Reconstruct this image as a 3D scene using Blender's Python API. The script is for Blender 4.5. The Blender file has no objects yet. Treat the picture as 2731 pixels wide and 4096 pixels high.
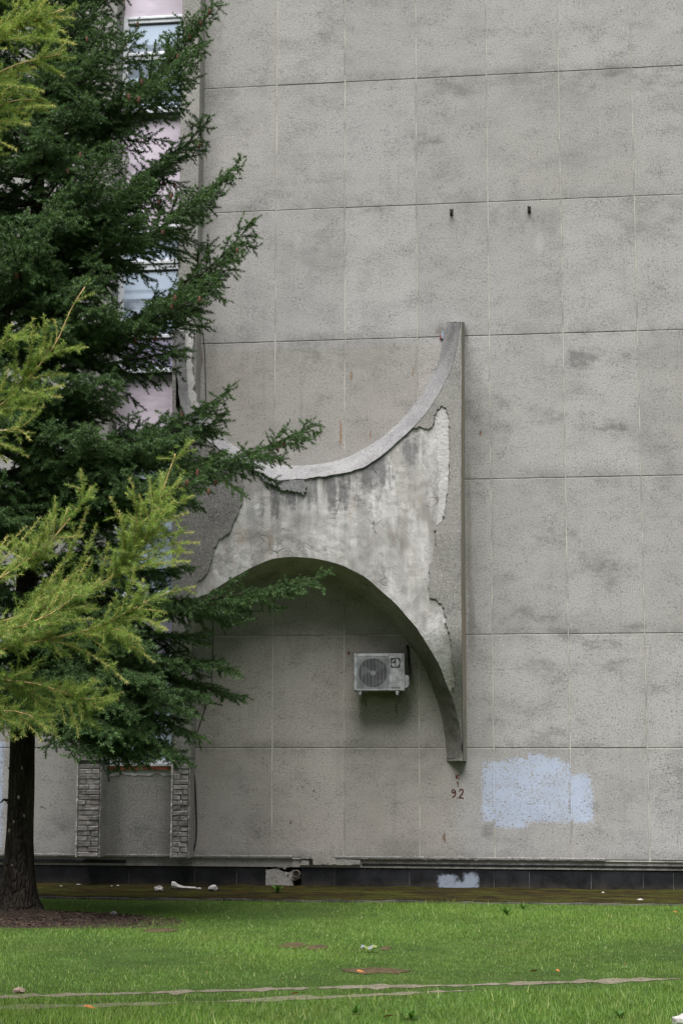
import bpy, math, random
import numpy as np
from mathutils import Matrix, Vector, noise
from mathutils.geometry import tessellate_polygon

R = math.radians
rng = np.random.default_rng(11)
random.seed(5)
scene = bpy.context.scene
COL = scene.collection

# ------------------------------------------------------------------ camera
FPX, DIST = 6900.0, 24.0                       # focal length in photo pixels, metres to the wall
PIT, YAW, ROLL = 0.143436, 0.130283, 0.001303
CAMZ = 0.0709 * DIST                           # z = 0 is the foot of the wall
LAWN = -0.10

def ray(px, py):
    """direction through a pixel of the 2731 x 4096 photograph"""
    x = (px - 1365.5) / FPX; z = -(py - 2048.0) / FPX
    c, s = math.cos(ROLL), math.sin(ROLL)
    x, z = c * x - s * z, s * x + c * z
    y = 1.0
    y, z = y * math.cos(PIT) - z * math.sin(PIT), y * math.sin(PIT) + z * math.cos(PIT)
    return (x * math.cos(YAW) - y * math.sin(YAW), x * math.sin(YAW) + y * math.cos(YAW), z)

def P(px, py, d=0.0):
    """point seen at a pixel, d metres in front of the wall plane y = 0"""
    r = ray(px, py); t = (DIST - d) / r[1]
    return Vector((r[0] * t, -d, CAMZ + r[2] * t))

def G(px, py, z=LAWN):
    r = ray(px, py); t = (z - CAMZ) / r[2]
    return Vector((r[0] * t, -DIST + r[1] * t, z))

_f = Vector(ray(1365.5, 2048)).normalized()
_r = (Vector(ray(2365.5, 2048)) - Vector(ray(1365.5, 2048))).normalized()
_u = _r.cross(_f).normalized()
CAMP = Vector((0, -DIST, CAMZ))

def project(A):
    """(n,3) world points -> photo pixels and depth"""
    v = np.asarray(A) - np.array(CAMP)
    dep = v @ np.array(_f)
    return 1365.5 + FPX * (v @ np.array(_r)) / dep, 2048 - FPX * (v @ np.array(_u)) / dep, dep

cam = bpy.data.cameras.new('camera'); cam.sensor_fit = 'VERTICAL'; cam.sensor_height = 36.0
cam.lens = FPX / 4096 * 36.0; cam.clip_start = 0.1; cam.clip_end = 3000
co = bpy.data.objects.new('camera', cam); COL.objects.link(co)
M = Matrix.Identity(4)
for i in range(3):
    M[i][0], M[i][1], M[i][2], M[i][3] = _r[i], _u[i], -_f[i], CAMP[i]
co.matrix_world = M
scene.camera = co

# ------------------------------------------------------------------ light
SUN_EL, SUN_AZ = R(66), R(186)                 # high veiled sun in front of the wall; azimuth from +y towards +x
world = bpy.data.worlds.new('World'); scene.world = world; world.use_nodes = True
wt = world.node_tree; wt.nodes.clear()
sky = wt.nodes.new('ShaderNodeTexSky'); sky.sky_type = 'NISHITA'; sky.sun_disc = False
sky.sun_elevation = SUN_EL; sky.sun_rotation = SUN_AZ
sky.air_density = 1.0; sky.dust_density = 3.0; sky.ozone_density = 1.0
hs = wt.nodes.new('ShaderNodeHueSaturation'); hs.inputs['Saturation'].default_value = 0.45
bg = wt.nodes.new('ShaderNodeBackground'); bg.inputs['Strength'].default_value = 0.05
wo = wt.nodes.new('ShaderNodeOutputWorld')
wt.links.new(sky.outputs[0], hs.inputs['Color']); wt.links.new(hs.outputs[0], bg.inputs['Color'])
wt.links.new(bg.outputs[0], wo.inputs[0])
sl = bpy.data.lights.new('sun', 'SUN'); sl.energy = 5.0; sl.angle = R(44); sl.color = (1.0, 0.975, 0.962)
so = bpy.data.objects.new('sun', sl); COL.objects.link(so)
sd = Vector((math.sin(SUN_AZ) * math.cos(SUN_EL), math.cos(SUN_AZ) * math.cos(SUN_EL), math.sin(SUN_EL)))
so.rotation_euler = sd.to_track_quat('Z', 'Y').to_euler()
so.location = (0, -10, 40)
vs = scene.view_settings
scene.display_settings.display_device = 'sRGB'
vs.view_transform = 'Standard'; vs.look = 'None'; vs.exposure = 0.62; vs.gamma = 1.0; vs.use_curve_mapping = False

# ------------------------------------------------------------------ helpers
def tag(o, label=None, cat=None, group=None, kind=None):
    if label: o['label'] = label
    if cat: o['category'] = cat
    if group: o['group'] = group
    if kind: o['kind'] = kind
    return o

def link(name, me, mat=None, parent=None):
    o = bpy.data.objects.new(name, me); COL.objects.link(o)
    if mat is not None and me is not None and not me.materials: me.materials.append(mat)
    if parent is not None: o.parent = parent
    return o

def empty(name, loc=(0, 0, 0)):
    o = bpy.data.objects.new(name, None); COL.objects.link(o); o.location = loc; o.empty_display_size = 0.2
    return o

def mesh(name, V, F, mat=None, parent=None, smooth=False):
    """V in world coordinates; the object's origin is the parent's origin"""
    me = bpy.data.meshes.new(name)
    if parent is not None:
        off = Vector(parent.location)
        if parent.parent is not None: off = off + Vector(parent.parent.location)
        V = [(v[0] - off.x, v[1] - off.y, v[2] - off.z) for v in V]
    me.from_pydata([tuple(v) for v in V], [], F)
    if smooth: me.polygons.foreach_set('use_smooth', [True] * len(me.polygons))
    me.update()
    return link(name, me, mat, parent)

def fast_mesh(name, V, T, mat, parent=None, tone=None):
    """numpy triangles"""
    V = np.asarray(V, np.float32); T = np.asarray(T, np.int32)
    me = bpy.data.meshes.new(name)
    if parent is not None:
        off = Vector(parent.location)
        if parent.parent is not None: off = off + Vector(parent.parent.location)
        V = V - np.array(off, np.float32)
    me.vertices.add(len(V)); me.vertices.foreach_set('co', V.ravel())
    me.loops.add(T.size); me.loops.foreach_set('vertex_index', T.ravel())
    me.polygons.add(len(T)); me.polygons.foreach_set('loop_start', np.arange(0, T.size, 3, dtype=np.int32))
    if tone is not None:
        a = me.attributes.new('tone', 'FLOAT', 'POINT'); a.data.foreach_set('value', np.asarray(tone, np.float32))
    me.update(calc_edges=True)
    return link(name, me, mat, parent)

class MB:
    """collects shapes for one mesh"""
    def __init__(s): s.V = []; s.F = []
    def add(s, V, F):
        n = len(s.V); s.V += [tuple(v) for v in V]; s.F += [tuple(i + n for i in f) for f in F]; return s
    def box(s, x0, x1, y0, y1, z0, z1, c=0.0):
        """c: chamfer of the face that looks towards -y"""
        V = [(x0, y1, z0), (x1, y1, z0), (x1, y1, z1), (x0, y1, z1)]
        F = [(0, 3, 2, 1)]
        if c > 0:
            V += [(x0, y0 + c, z0), (x1, y0 + c, z0), (x1, y0 + c, z1), (x0, y0 + c, z1),
                  (x0 + c, y0, z0 + c), (x1 - c, y0, z0 + c), (x1 - c, y0, z1 - c), (x0 + c, y0, z1 - c)]
            rings = [(0, 4), (4, 8)]
            last = 8
        else:
            V += [(x0, y0, z0), (x1, y0, z0), (x1, y0, z1), (x0, y0, z1)]
            rings = [(0, 4)]; last = 4
        for a, b in rings:
            for i in range(4):
                j = (i + 1) % 4
                F.append((a + i, a + j, b + j, b + i))
        F.append((last, last + 1, last + 2, last + 3))
        return s.add(V, F)
    def tube(s, pts, rad, n=8, cap=True):
        pts = [Vector(p) for p in pts]
        rads = rad if hasattr(rad, '__len__') else [rad] * len(pts)
        V = []; F = []; up = None
        for i, p in enumerate(pts):
            t = (pts[min(i + 1, len(pts) - 1)] - pts[max(i - 1, 0)]).normalized()
            if up is None: up = Vector((0, 0, 1)) if abs(t.z) < .9 else Vector((1, 0, 0))
            a = t.cross(up).normalized(); b = a.cross(t).normalized(); up = b
            for k in range(n):
                w = 2 * math.pi * k / n
                V.append(p + (a * math.cos(w) + b * math.sin(w)) * rads[i])
        for i in range(len(pts) - 1):
            for k in range(n):
                l = (k + 1) % n
                F.append((i * n + k, i * n + l, (i + 1) * n + l, (i + 1) * n + k))
        if cap:
            F.append(tuple(reversed(range(n)))); F.append(tuple(range((len(pts) - 1) * n, len(pts) * n)))
        return s.add(V, F)
    def build(s, name, mat, parent=None, smooth=False):
        return mesh(name, s.V, s.F, mat, parent, smooth)

def resample(pts, n):
    p = np.array([[float(a) for a in q] for q in pts]); d = np.r_[0, np.cumsum(np.linalg.norm(np.diff(p, axis=0), axis=1))]
    t = np.linspace(0, d[-1], n)
    return np.stack([np.interp(t, d, p[:, i]) for i in range(p.shape[1])], 1)

def smooth_line(pts, n, k=2):
    q = resample(pts, n)
    for _ in range(k):
        q[1:-1] = (q[:-2] + 2 * q[1:-1] + q[2:]) / 4
    return q

def ragged(poly, step=14, amp=3.5, seed=0, keep=()):
    """densify a pixel polygon and jitter it; edges listed in keep stay straight"""
    rr = np.random.default_rng(seed); out = []
    n = len(poly)
    for i in range(n):
        a = np.array(poly[i], float); b = np.array(poly[(i + 1) % n], float)
        m = max(1, int(np.linalg.norm(b - a) / step))
        for k in range(m):
            p = a + (b - a) * k / m
            if i not in keep and not (k == 0 and (i - 1) % n in keep):
                p = p + rr.normal(0, amp, 2)
            out.append(tuple(p))
    return out

def slab(name, poly, d0, d1, mat, parent, to=P):
    """a thick sheet whose outline is a pixel polygon, between d0 and d1 in front of the wall"""
    n = len(poly)
    dd = [(DFY(y) - DF) if d0 > .7 else 0 for x, y in poly]
    back = [to(x, y, d0 + e) for (x, y), e in zip(poly, dd)]
    front = [Vector((b.x, -d1 - e, b.z)) for b, e in zip(back, dd)]
    tri = tessellate_polygon([[Vector((f.x, f.z, 0)) for f in front]])
    F = []
    for t in tri:
        a, b, c = (front[i] for i in t)
        nz = (b.x - a.x) * (c.z - a.z) - (b.z - a.z) * (c.x - a.x)
        F.append(tuple(t) if nz > 0 else tuple(reversed(t)))
    F = [tuple(i + n for i in f) for f in F]
    area = sum(front[i].x * front[(i + 1) % n].z - front[(i + 1) % n].x * front[i].z for i in range(n))
    for i in range(n):
        j = (i + 1) % n
        F.append((i, j, n + j, n + i) if area > 0 else (j, i, n + i, n + j))
    return mesh(name, back + front, F, mat, parent)

# ------------------------------------------------------------------ materials
class Nodes:
    def __init__(s, name):
        s.m = bpy.data.materials.new(name); s.m.use_nodes = True; s.t = s.m.node_tree; s.t.nodes.clear()
        s.out = s.t.nodes.new('ShaderNodeOutputMaterial'); s.geo = s.t.nodes.new('ShaderNodeNewGeometry')
        s.pos = s.geo.outputs['Position']
    def put(s, sock, v):
        if v is None: return
        if hasattr(v, 'is_linked') or hasattr(v, 'links'): s.t.links.new(v, sock)
        elif isinstance(v, (tuple, list)) and len(v) == 3 and sock.type == 'RGBA': sock.default_value = (*v, 1)
        else: sock.default_value = v
    def n(s, typ, ins=None, **props):
        nd = s.t.nodes.new('ShaderNode' + typ)
        for k, v in props.items(): setattr(nd, k, v)
        for k, v in (ins or {}).items(): s.put(nd.inputs[k], v)
        return nd
    def math(s, op, a, b=None, c=None, clamp=False):
        nd = s.n('Math', operation=op, use_clamp=clamp); s.put(nd.inputs[0], a); s.put(nd.inputs[1], b)
        if c is not None: s.put(nd.inputs[2], c)
        return nd.outputs[0]
    def vmath(s, op, a, b=None):
        nd = s.n('VectorMath', operation=op); s.put(nd.inputs[0], a); s.put(nd.inputs[1], b)
        return nd.outputs['Value'] if op in ('LENGTH', 'DOT_PRODUCT', 'DISTANCE') else nd.outputs[0]
    def scale(s, v, sc): return s.vmath('MULTIPLY', v, sc)
    def noise(s, vec, scale=5.0, detail=3.0, rough=0.55, dist=0.0, color=False):
        nd = s.n('TexNoise', {'Vector': vec, 'Scale': scale, 'Detail': detail, 'Roughness': rough, 'Distortion': dist})
        return nd.outputs['Color' if color else 0]
    def vor(s, vec, scale=10.0, feature='F1', out='Distance', rnd=1.0):
        return s.n('TexVoronoi', {'Vector': vec, 'Scale': scale, 'Randomness': rnd}, feature=feature).outputs[out]
    def ramp(s, f, lo, hi, a=0.0, b=1.0):
        nd = s.n('MapRange', {'Value': f, 'From Min': lo, 'From Max': hi, 'To Min': a, 'To Max': b}, interpolation_type='SMOOTHSTEP')
        return nd.outputs[0]
    def mix(s, f, a, b, mode='MIX'):
        nd = s.n('Mix', data_type='RGBA', blend_type=mode)
        s.put(nd.inputs[0], f); s.put(nd.inputs[6], a); s.put(nd.inputs[7], b)
        return nd.outputs[2]
    def bump(s, h, dist=0.01, strength=1.0, normal=None):
        nd = s.n('Bump', {'Height': h, 'Distance': dist, 'Strength': strength}); s.put(nd.inputs['Normal'], normal)
        return nd.outputs[0]
    def bsdf(s, col, rough=0.85, normal=None, spec=0.3, metal=0.0, **kw):
        nd = s.n('BsdfPrincipled', {'Base Color': col, 'Roughness': rough, 'Specular IOR Level': spec, 'Metallic': metal, **kw})
        s.put(nd.inputs['Normal'], normal)
        return nd.outputs[0]
    def done(s, sh): s.t.links.new(sh, s.out.inputs[0]); return s.m

def simple(name, col, rough=0.7, var=0.15, scale=8.0, bumpd=0.0, spec=0.3, metal=0.0):
    m = Nodes(name)
    f = m.noise(m.pos, scale, 4)
    c = m.mix(m.ramp(f, .3, .7), tuple(x * (1 - var) for x in col), tuple(min(1, x * (1 + var)) for x in col))
    nr = m.bump(m.noise(m.pos, scale * 6, 3), bumpd) if bumpd else None
    return m.done(m.bsdf(c, rough, nr, spec, metal))

def px_rect(m, x0, x1, y0, y1, soft=0.03, d=0.0):
    """signed 'inside' mask of a rectangle on the wall: >0 inside, in metres"""
    a, b = P(x0, y1, d), P(x1, y0, d)
    sx = m.n('SeparateXYZ', {0: m.pos})
    cx, cz, hx, hz = (a.x + b.x) / 2, (a.z + b.z) / 2, abs(b.x - a.x) / 2, abs(b.z - a.z) / 2
    dx = m.math('SUBTRACT', hx, m.math('ABSOLUTE', m.math('SUBTRACT', sx.outputs[0], cx)))
    dz = m.math('SUBTRACT', hz, m.math('ABSOLUTE', m.math('SUBTRACT', sx.outputs[2], cz)))
    return m.math('SMOOTH_MIN', dx, dz, 0.12)

def stain(m, px, py, rx, ry, d=0.0):
    c = P(px, py, d); k = 302.0
    v = m.scale(m.vmath('SUBTRACT', m.pos, (c.x, 0, c.z)), (k / rx, 0, k / ry))
    w = m.vmath('ADD', v, m.scale(m.vmath('SUBTRACT', m.noise(m.pos, 16, 3, color=True), (.5, .5, .5)), (1.6, 0, 1.2)))
    return m.ramp(m.vmath('LENGTH', w), 1.0, .25)

BLUE = (0.40, 0.47, 0.62)

def blue_paint(m, col, grain, left=True):
    e = m.math('SUBTRACT', m.noise(m.scale(m.pos, (1, 1, 1)), 9, 4, .7), .5)
    inside = None
    for (x0, x1, y0, y1) in [(1924, 2282, 3042, 3292), (2020, 2250, 3026, 3100), (2100, 2185, 3010, 3080), (1975, 2115, 3270, 3316)]:
        r = px_rect(m, x0, x1, y0, y1)
        inside = r if inside is None else m.math('MAXIMUM', inside, r)
    inside = m.math('MAXIMUM', inside, m.math('SUBTRACT', px_rect(m, 2270, 2374, 3085, 3300), .015))
    if left: inside = m.math('MAXIMUM', inside, px_rect(m, -420, 24, 2960, 3405))
    sd_ = m.math('ADD', inside, m.math('MULTIPLY', e, .16))
    # thin coat: the pits of the render stay bare, more so where the roller ran dry
    dry = m.noise(m.scale(m.pos, (1.3, 1, 2.0)), 2.6, 5, .7)
    sd_ = m.math('SUBTRACT', sd_, m.math('MULTIPLY', m.math('SUBTRACT', grain, .45), .25))
    cov = m.ramp(m.math('ADD', grain, m.math('MULTIPLY', m.math('SUBTRACT', dry, .5), .55)), .50, .62, 1.0, .12)
    body = m.math('MULTIPLY', m.ramp(sd_, -.015, .04), cov)
    c = m.mix(m.ramp(m.noise(m.pos, 3, 3), .3, .7), BLUE, tuple(x * 1.15 for x in BLUE))
    return m.mix(m.math('MULTIPLY', body, .86), col, c)

def wall_material(name, base, dark, warm, edge=True, paint=True, stains_and_shade=True, tone=1.0, contrast=1.0, extra=()):
    m = Nodes(name)
    info = m.n('ObjectInfo')
    g1 = m.noise(m.scale(m.pos, (1, 1, 1.2)), 30, 4, .72)            # stone chips
    g2 = m.noise(m.pos, 62, 3, .7)
    v = m.vor(m.pos, 70)
    blot = m.noise(m.scale(m.pos, (1, 1, 1.5)), 1.3, 6, .66, .1)
    smut = m.noise(m.scale(m.vmath('ADD', m.pos, (7.3, 0, 2.1)), (1, 1, 1.6)), 1.9, 6, .68, .15)
    big = m.noise(m.pos, .35, 2)
    col = m.mix(m.ramp(big, .35, .65), base, warm)
    col = m.mix(m.math('MULTIPLY', m.ramp(blot, .42, .72), .40 * contrast), col, dark)
    col = m.mix(m.math('MULTIPLY', m.ramp(smut, .50, .80), .48 * contrast), col, tuple(x * .62 for x in dark))
    cl = m.noise(m.scale(m.vmath('ADD', m.pos, (4.1, 0, 8.3)), (1, 1, 1.7)), .85, 6, .70)
    col = m.mix(m.math('MULTIPLY', m.ramp(cl, .50, .74), .55 * contrast), col, tuple(x * .72 for x in dark))
    stk = m.noise(m.scale(m.vmath('ADD', m.pos, (2.7, 0, 0)), (3.4, 1, .16)), 1.6, 5, .65)      # rain streaks
    col = m.mix(m.ramp(stk, .55, .75, 0, .30 * contrast), col, dark)
    col = m.mix(m.ramp(stk, .42, .28, 0, .25), col, tuple(min(1, x * 1.2) for x in base))
    if edge:
        gen = m.n('SeparateXYZ', {0: m.n('TexCoord').outputs['Generated']})
        en = m.noise(m.scale(m.pos, (1, 1, .5)), 2.0, 5, .7, .8)
        top = m.math('MULTIPLY', m.ramp(gen.outputs[2], .84, 1.0), m.ramp(en, .40, .75))
        bot = m.math('MULTIPLY', m.ramp(gen.outputs[2], .10, .0), m.ramp(en, .36, .62))
        col = m.mix(m.math('MULTIPLY', m.math('ADD', top, bot, clamp=True), .42), col, tuple(x * .5 for x in dark))
    gd = m.math('ADD', g1, m.math('MULTIPLY', m.math('SUBTRACT', smut, .5), .28 * contrast))
    col = m.mix(m.ramp(gd, .54, .66, 0, .66), col, tuple(x * .42 for x in dark))     # pits
    col = m.mix(m.ramp(g1, .44, .32, 0, .55), col, (.50, .49, .46))                # pale chips
    col = m.mix(m.ramp(g2, .52, .64, 0, .55), col, tuple(x * .5 for x in dark))
    col = m.mix(m.ramp(g2, .44, .34, 0, .45), col, (.56, .54, .52))
    w = m.vor(m.pos, 2.3, 'F1'); col = m.mix(m.ramp(w, .022, .012, 0, .85), col, (.68, .68, .66))   # white splashes
    if stains_and_shade:
        for (px, py, rx, ry, c, a) in [
            (1405, 1505, 8, 34, (.23, .11, .04), .75), (1362, 1735, 9, 80, (.25, .13, .05), .75), (1481, 1738, 7, 26, (.24, .12, .05), .75),
            (1652, 1490, 6, 32, (.22, .13, .06), .6), (1775, 3352, 11, 26, (.13, .055, .02), .9), (1920, 1732, 6, 16, (.14, .06, .02), .9),
            (806, 1430, 12, 80, (.12, .07, .05), .8), (1394, 2612, 10, 14, (.10, .03, .02), .9), (1463, 2815, 8, 26, (.13, .09, .04), .6),
            (1585, 2835, 6, 34, (.06, .05, .04), .7), (1256, 3165, 5, 8, (.08, .04, .02), .8), (1163, 3290, 6, 12, (.10, .05, .02), .8),
            (1530, 2775, 120, 34, (.10, .085, .06), .55), (1826, 3085, 34, 50, (.17, .14, .11), .30), (1762, 1320, 30, 36, (.10, .095, .08), .6),  # shadow below the arch foot is painted in here, among real stains
            (1862, 1330, 14, 50, (.10, .095, .085), .5), (1885, 2480, 22, 220, (.14, .125, .11), .45), (1875, 2150, 16, 500, (.17, .15, .125), .4),
            (2115, 900, 24, 70, (.42, .41, .39), .35), (2155, 960, 30, 90, (.46, .455, .44), .45), (1190, 960, 24, 50, (.44, .43, .41), .4),
            (2445, 1978, 9, 8, (.55, .47, .42), .0), (2422, 2130, 14, 8, (.42, .33, .28), .5), (1500, 3250, 60, 130, (.30, .29, .27), .3),
            (760, 1300, 40, 40, (.10, .09, .08), .4)]:
            if a > 0: col = m.mix(m.math('MULTIPLY', stain(m, px, py, rx, ry), a), col, c)
        # sooty smudges where water lingers at the joints
        warp = m.scale(m.vmath('SUBTRACT', m.noise(m.pos, 5, 6, .72, color=True), (.5, .5, .5)), (1.1, 0, .75)); sm = None
        for (px, py, rx, ry) in [(2092, 2462, 120, 50), (2243, 2528, 80, 22), (2552, 2517, 80, 26), (2395, 2575, 100, 28), (2142, 2665, 80, 40), (2485, 2660, 90, 34), (2170, 2935, 90, 40), (2328, 2980, 80, 14), (2625, 2760, 60, 30),
                                 (2210, 1662, 90, 36), (1984, 1603, 70, 30), (2322, 1442, 110, 60), (2418, 2292, 110, 70), (2216, 2149, 90, 60), (2429, 1704, 80, 34), (2422, 290, 130, 30), (1840, 350, 110, 44), (2640, 330, 90, 50), (1500, 838, 100, 18), (1960, 3330, 70, 40), (1250, 1400, 120, 60), (1700, 560, 90, 60)]:
            c_ = P(px, py, 0)
            d_ = m.vmath('LENGTH', m.scale(m.vmath('ADD', m.vmath('SUBTRACT', m.pos, (c_.x, 0, c_.z)), m.scale(warp, (rx / 302, 0, ry / 302))), (302 / rx, 0, 302 / ry)))
            sm = d_ if sm is None else m.math('MINIMUM', sm, d_)
        sm = m.math('MULTIPLY', m.ramp(sm, 2.1, .2), .20)
        br2 = m.noise(m.scale(m.vmath('ADD', m.pos, (1.3, 0, 5.7)), (1, 1, 1.7)), 3.0, 8, .76)
        col = m.mix(m.ramp(m.math('ADD', br2, sm), .60, .84, 0, .62), col, (.105, .103, .10))
        # the band of wall between the horns never gets washed by rain: browner dust
        br = m.ramp(px_rect(m, 800, 1800, 1370, 1960), -.02, .06)
        col = m.mix(m.math('MULTIPLY', br, .55), col, m.mix(1.0, col, (.84, .80, .73), 'MULTIPLY'))
        br = m.ramp(m.math('ADD', px_rect(m, 300, 1830, 2250, 3440), m.math('MULTIPLY', m.math('SUBTRACT', blot, .5), .5)), -.15, .25)  # lower wall browner, tint painted warmer to counter green light off the lawn
        col = m.mix(m.math('MULTIPLY', br, .6), col, m.mix(1.0, col, (1.0, .93, .84), 'MULTIPLY'))
    for (px, py, rx, ry, c, a) in extra: col = m.mix(m.math('MULTIPLY', stain(m, px, py, rx, ry, .4), a), col, c)
    if paint: col = blue_paint(m, col, g1)
    col = m.mix(m.math('MULTIPLY', info.outputs['Random'], .26), col, (.20, .19, .175))
    if tone != 1.0: col = m.mix(1.0, col, (tone, tone, tone), 'MULTIPLY')
    h = m.math('ADD', m.math('MULTIPLY', g1, -1.0), m.math('MULTIPLY', v, .5))
    return m.done(m.bsdf(col, .93, m.bump(h, .008, .25), .12))

MAT = {}
MAT['wall'] = wall_material('chipped render', (.380, .374, .370), (.198, .194, .191), (.372, .360, .345))
MAT['wall_plain'] = wall_material('chipped render, plain', (.305, .298, .285), (.165, .162, .155), (.29, .28, .262), edge=False, paint=False, stains_and_shade=False)
MAT['ledge'] = wall_material('weathered ledge render', (.25, .25, .255), (.11, .11, .115), (.23, .23, .237), edge=False, paint=False, stains_and_shade=False)
MAT['soffit'] = wall_material('sooty soffit render', (.56, .54, .50), (.25, .24, .215), (.50, .47, .42), edge=False, paint=False, stains_and_shade=False, contrast=1.3,
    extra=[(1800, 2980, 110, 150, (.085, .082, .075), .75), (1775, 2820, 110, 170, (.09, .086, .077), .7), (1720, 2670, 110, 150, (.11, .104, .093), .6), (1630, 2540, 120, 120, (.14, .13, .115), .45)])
MAT['dark_render'] = wall_material('sooty outer render', (.21, .205, .20), (.12, .118, .112), (.20, .19, .18), edge=False, paint=False, stains_and_shade=False)

def joint_material():
    m = Nodes('joint mortar')
    f = m.noise(m.scale(m.pos, (1, 1, .6)), 3, 4, .6)
    col = m.mix(m.ramp(f, .35, .62), (.25, .245, .225), (.47, .455, .41))
    col = blue_paint(m, col, m.noise(m.pos, 40, 2))
    return m.done(m.bsdf(col, .9, None, .1))
MAT['joint'] = joint_material()

def combed_material():
    """bared mortar bed: pale, diagonally combed, smeared and cracked"""
    m = Nodes('combed mortar bed')
    s = m.n('SeparateXYZ', {0: m.pos})
    diag = m.math('ADD', m.math('MULTIPLY', s.outputs[0], .75), m.math('MULTIPLY', s.outputs[2], .66))
    diag = m.math('ADD', diag, m.math('MULTIPLY', m.noise(m.pos, 2.5, 3), .03))
    wave = m.math('MULTIPLY', m.math('SINE', m.math('MULTIPLY', diag, 2 * math.pi / .024)), m.ramp(m.noise(m.pos, 5, 4, .7), .32, .60))
    smear = m.noise(m.scale(m.vmath('ADD', m.pos, (3.1, 0, 0)), (1.2, 1, .55)), 2.3, 5, .6, .7)
    bare = m.ramp(smear, .52, .42)                                     # 1 where the comb marks show
    crk = m.vor(m.vmath('ADD', m.pos, m.scale(m.noise(m.pos, 6, 3, color=True), (.12, .12, .12))), 7, 'DISTANCE_TO_EDGE')
    crack = m.math('MULTIPLY', m.ramp(crk, .045, .0), m.ramp(m.noise(m.pos, 2.2, 4), .56, .68))
    g = m.noise(m.pos, 60, 3, .65)
    col = m.mix(m.ramp(m.noise(m.pos, 1.1, 4), .35, .65), (.47, .455, .44), (.37, .355, .335))
    col = m.mix(m.math('MULTIPLY', bare, m.ramp(wave, -.3, .9, 0, .28)), col, (.19, .17, .145))
    col = m.mix(m.math('MULTIPLY', bare, .22), col, (.34, .31, .27))
    wh = m.noise(m.scale(m.vmath('ADD', m.pos, (6.2, 0, 1.1)), (1.5, 1, .7)), 2.0, 6, .72, .3)
    col = m.mix(m.ramp(wh, .44, .60, 0, .8), col, (.63, .62, .615))
    col = m.mix(m.ramp(m.noise(m.pos, 12, 5, .7), .55, .68, 0, .5), col, (.26, .25, .235))
    col = m.mix(m.ramp(g, .55, .70, 0, .35), col, (.27, .255, .235))
    col = m.mix(m.math('MULTIPLY', crack, .7), col, (.12, .11, .10))
    # run-off soot: vertical streaks of their own shape
    st = m.noise(m.scale(m.vmath('ADD', m.pos, (1.7, 0, 4)), (4.2, 1, .62)), 1.25, 5, .66)
    top = None
    for (x, y, rx, ry) in [(1190, 1960, 130, 110), (1330, 1960, 150, 130), (1500, 1890, 130, 110), (1640, 1800, 80, 90), (1080, 2020, 70, 120)]:
        r = stain(m, x, y, rx, ry, .8); top = r if top is None else m.math('MAXIMUM', top, r)
    soot = m.math('MULTIPLY', m.ramp(st, .38, .62), m.math('ADD', m.math('MULTIPLY', top, 1.1), .40), clamp=True)
    col = m.mix(m.math('MULTIPLY', soot, .80), col, (.125, .125, .13))
    br = m.ramp(m.noise(m.scale(m.vmath('ADD', m.pos, (9, 0, 0)), (3, 1, .7)), 2, 4, .6), .60, .72)
    col = m.mix(m.math('MULTIPLY', br, .35), col, (.30, .20, .12))
    h = m.math('ADD', m.math('MULTIPLY', m.math('MULTIPLY', bare, m.ramp(wave, -.3, .9)), -1.0), m.math('MULTIPLY', m.noise(m.pos, 9, 4, .7), 1.4))
    h = m.math('SUBTRACT', h, m.math('MULTIPLY', crack, 1.0))
    return m.done(m.bsdf(col, .9, m.bump(h, .012, .9), .15))
MAT['combed'] = combed_material()

def pale_mortar():
    m = Nodes('pale smooth mortar')
    crk = m.vor(m.vmath('ADD', m.pos, m.scale(m.noise(m.pos, 5, 3, color=True), (.2, .2, .2))), 5, 'DISTANCE_TO_EDGE')
    crack = m.math('MULTIPLY', m.ramp(crk, .03, .0), m.ramp(m.noise(m.pos, 3, 3), .54, .66))
    col = m.mix(m.ramp(m.noise(m.pos, 5, 5, .65), .3, .7), (.40, .39, .38), (.52, .51, .50))
    col = m.mix(m.math('MULTIPLY', crack, .6), col, (.2, .18, .16))
    col = m.mix(m.ramp(m.noise(m.pos, 50, 2), .6, .72, 0, .4), col, (.28, .27, .26))
    return m.done(m.bsdf(col, .88, m.bump(m.noise(m.pos, 22, 5, .7), .02, .8), .15))
MAT['pale'] = pale_mortar()

def side_material():
    m = Nodes('streaked side render')
    g = m.noise(m.pos, 46, 3, .65)
    st = m.noise(m.scale(m.pos, (3, 3, .5)), 2.2, 5, .65)
    col = m.mix(m.ramp(st, .35, .65), (.20, .195, .18), (.36, .31, .25))
    col = m.mix(m.ramp(m.noise(m.scale(m.pos, (2, 2, .4)), 1.5, 3), .5, .7, 0, .6), col, (.38, .29, .21))
    col = m.mix(m.ramp(g, .55, .7, 0, .5), col, (.10, .095, .085))
    return m.done(m.bsdf(col, .92, m.bump(g, .012, .8), .15))
MAT['side'] = side_material()

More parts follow.
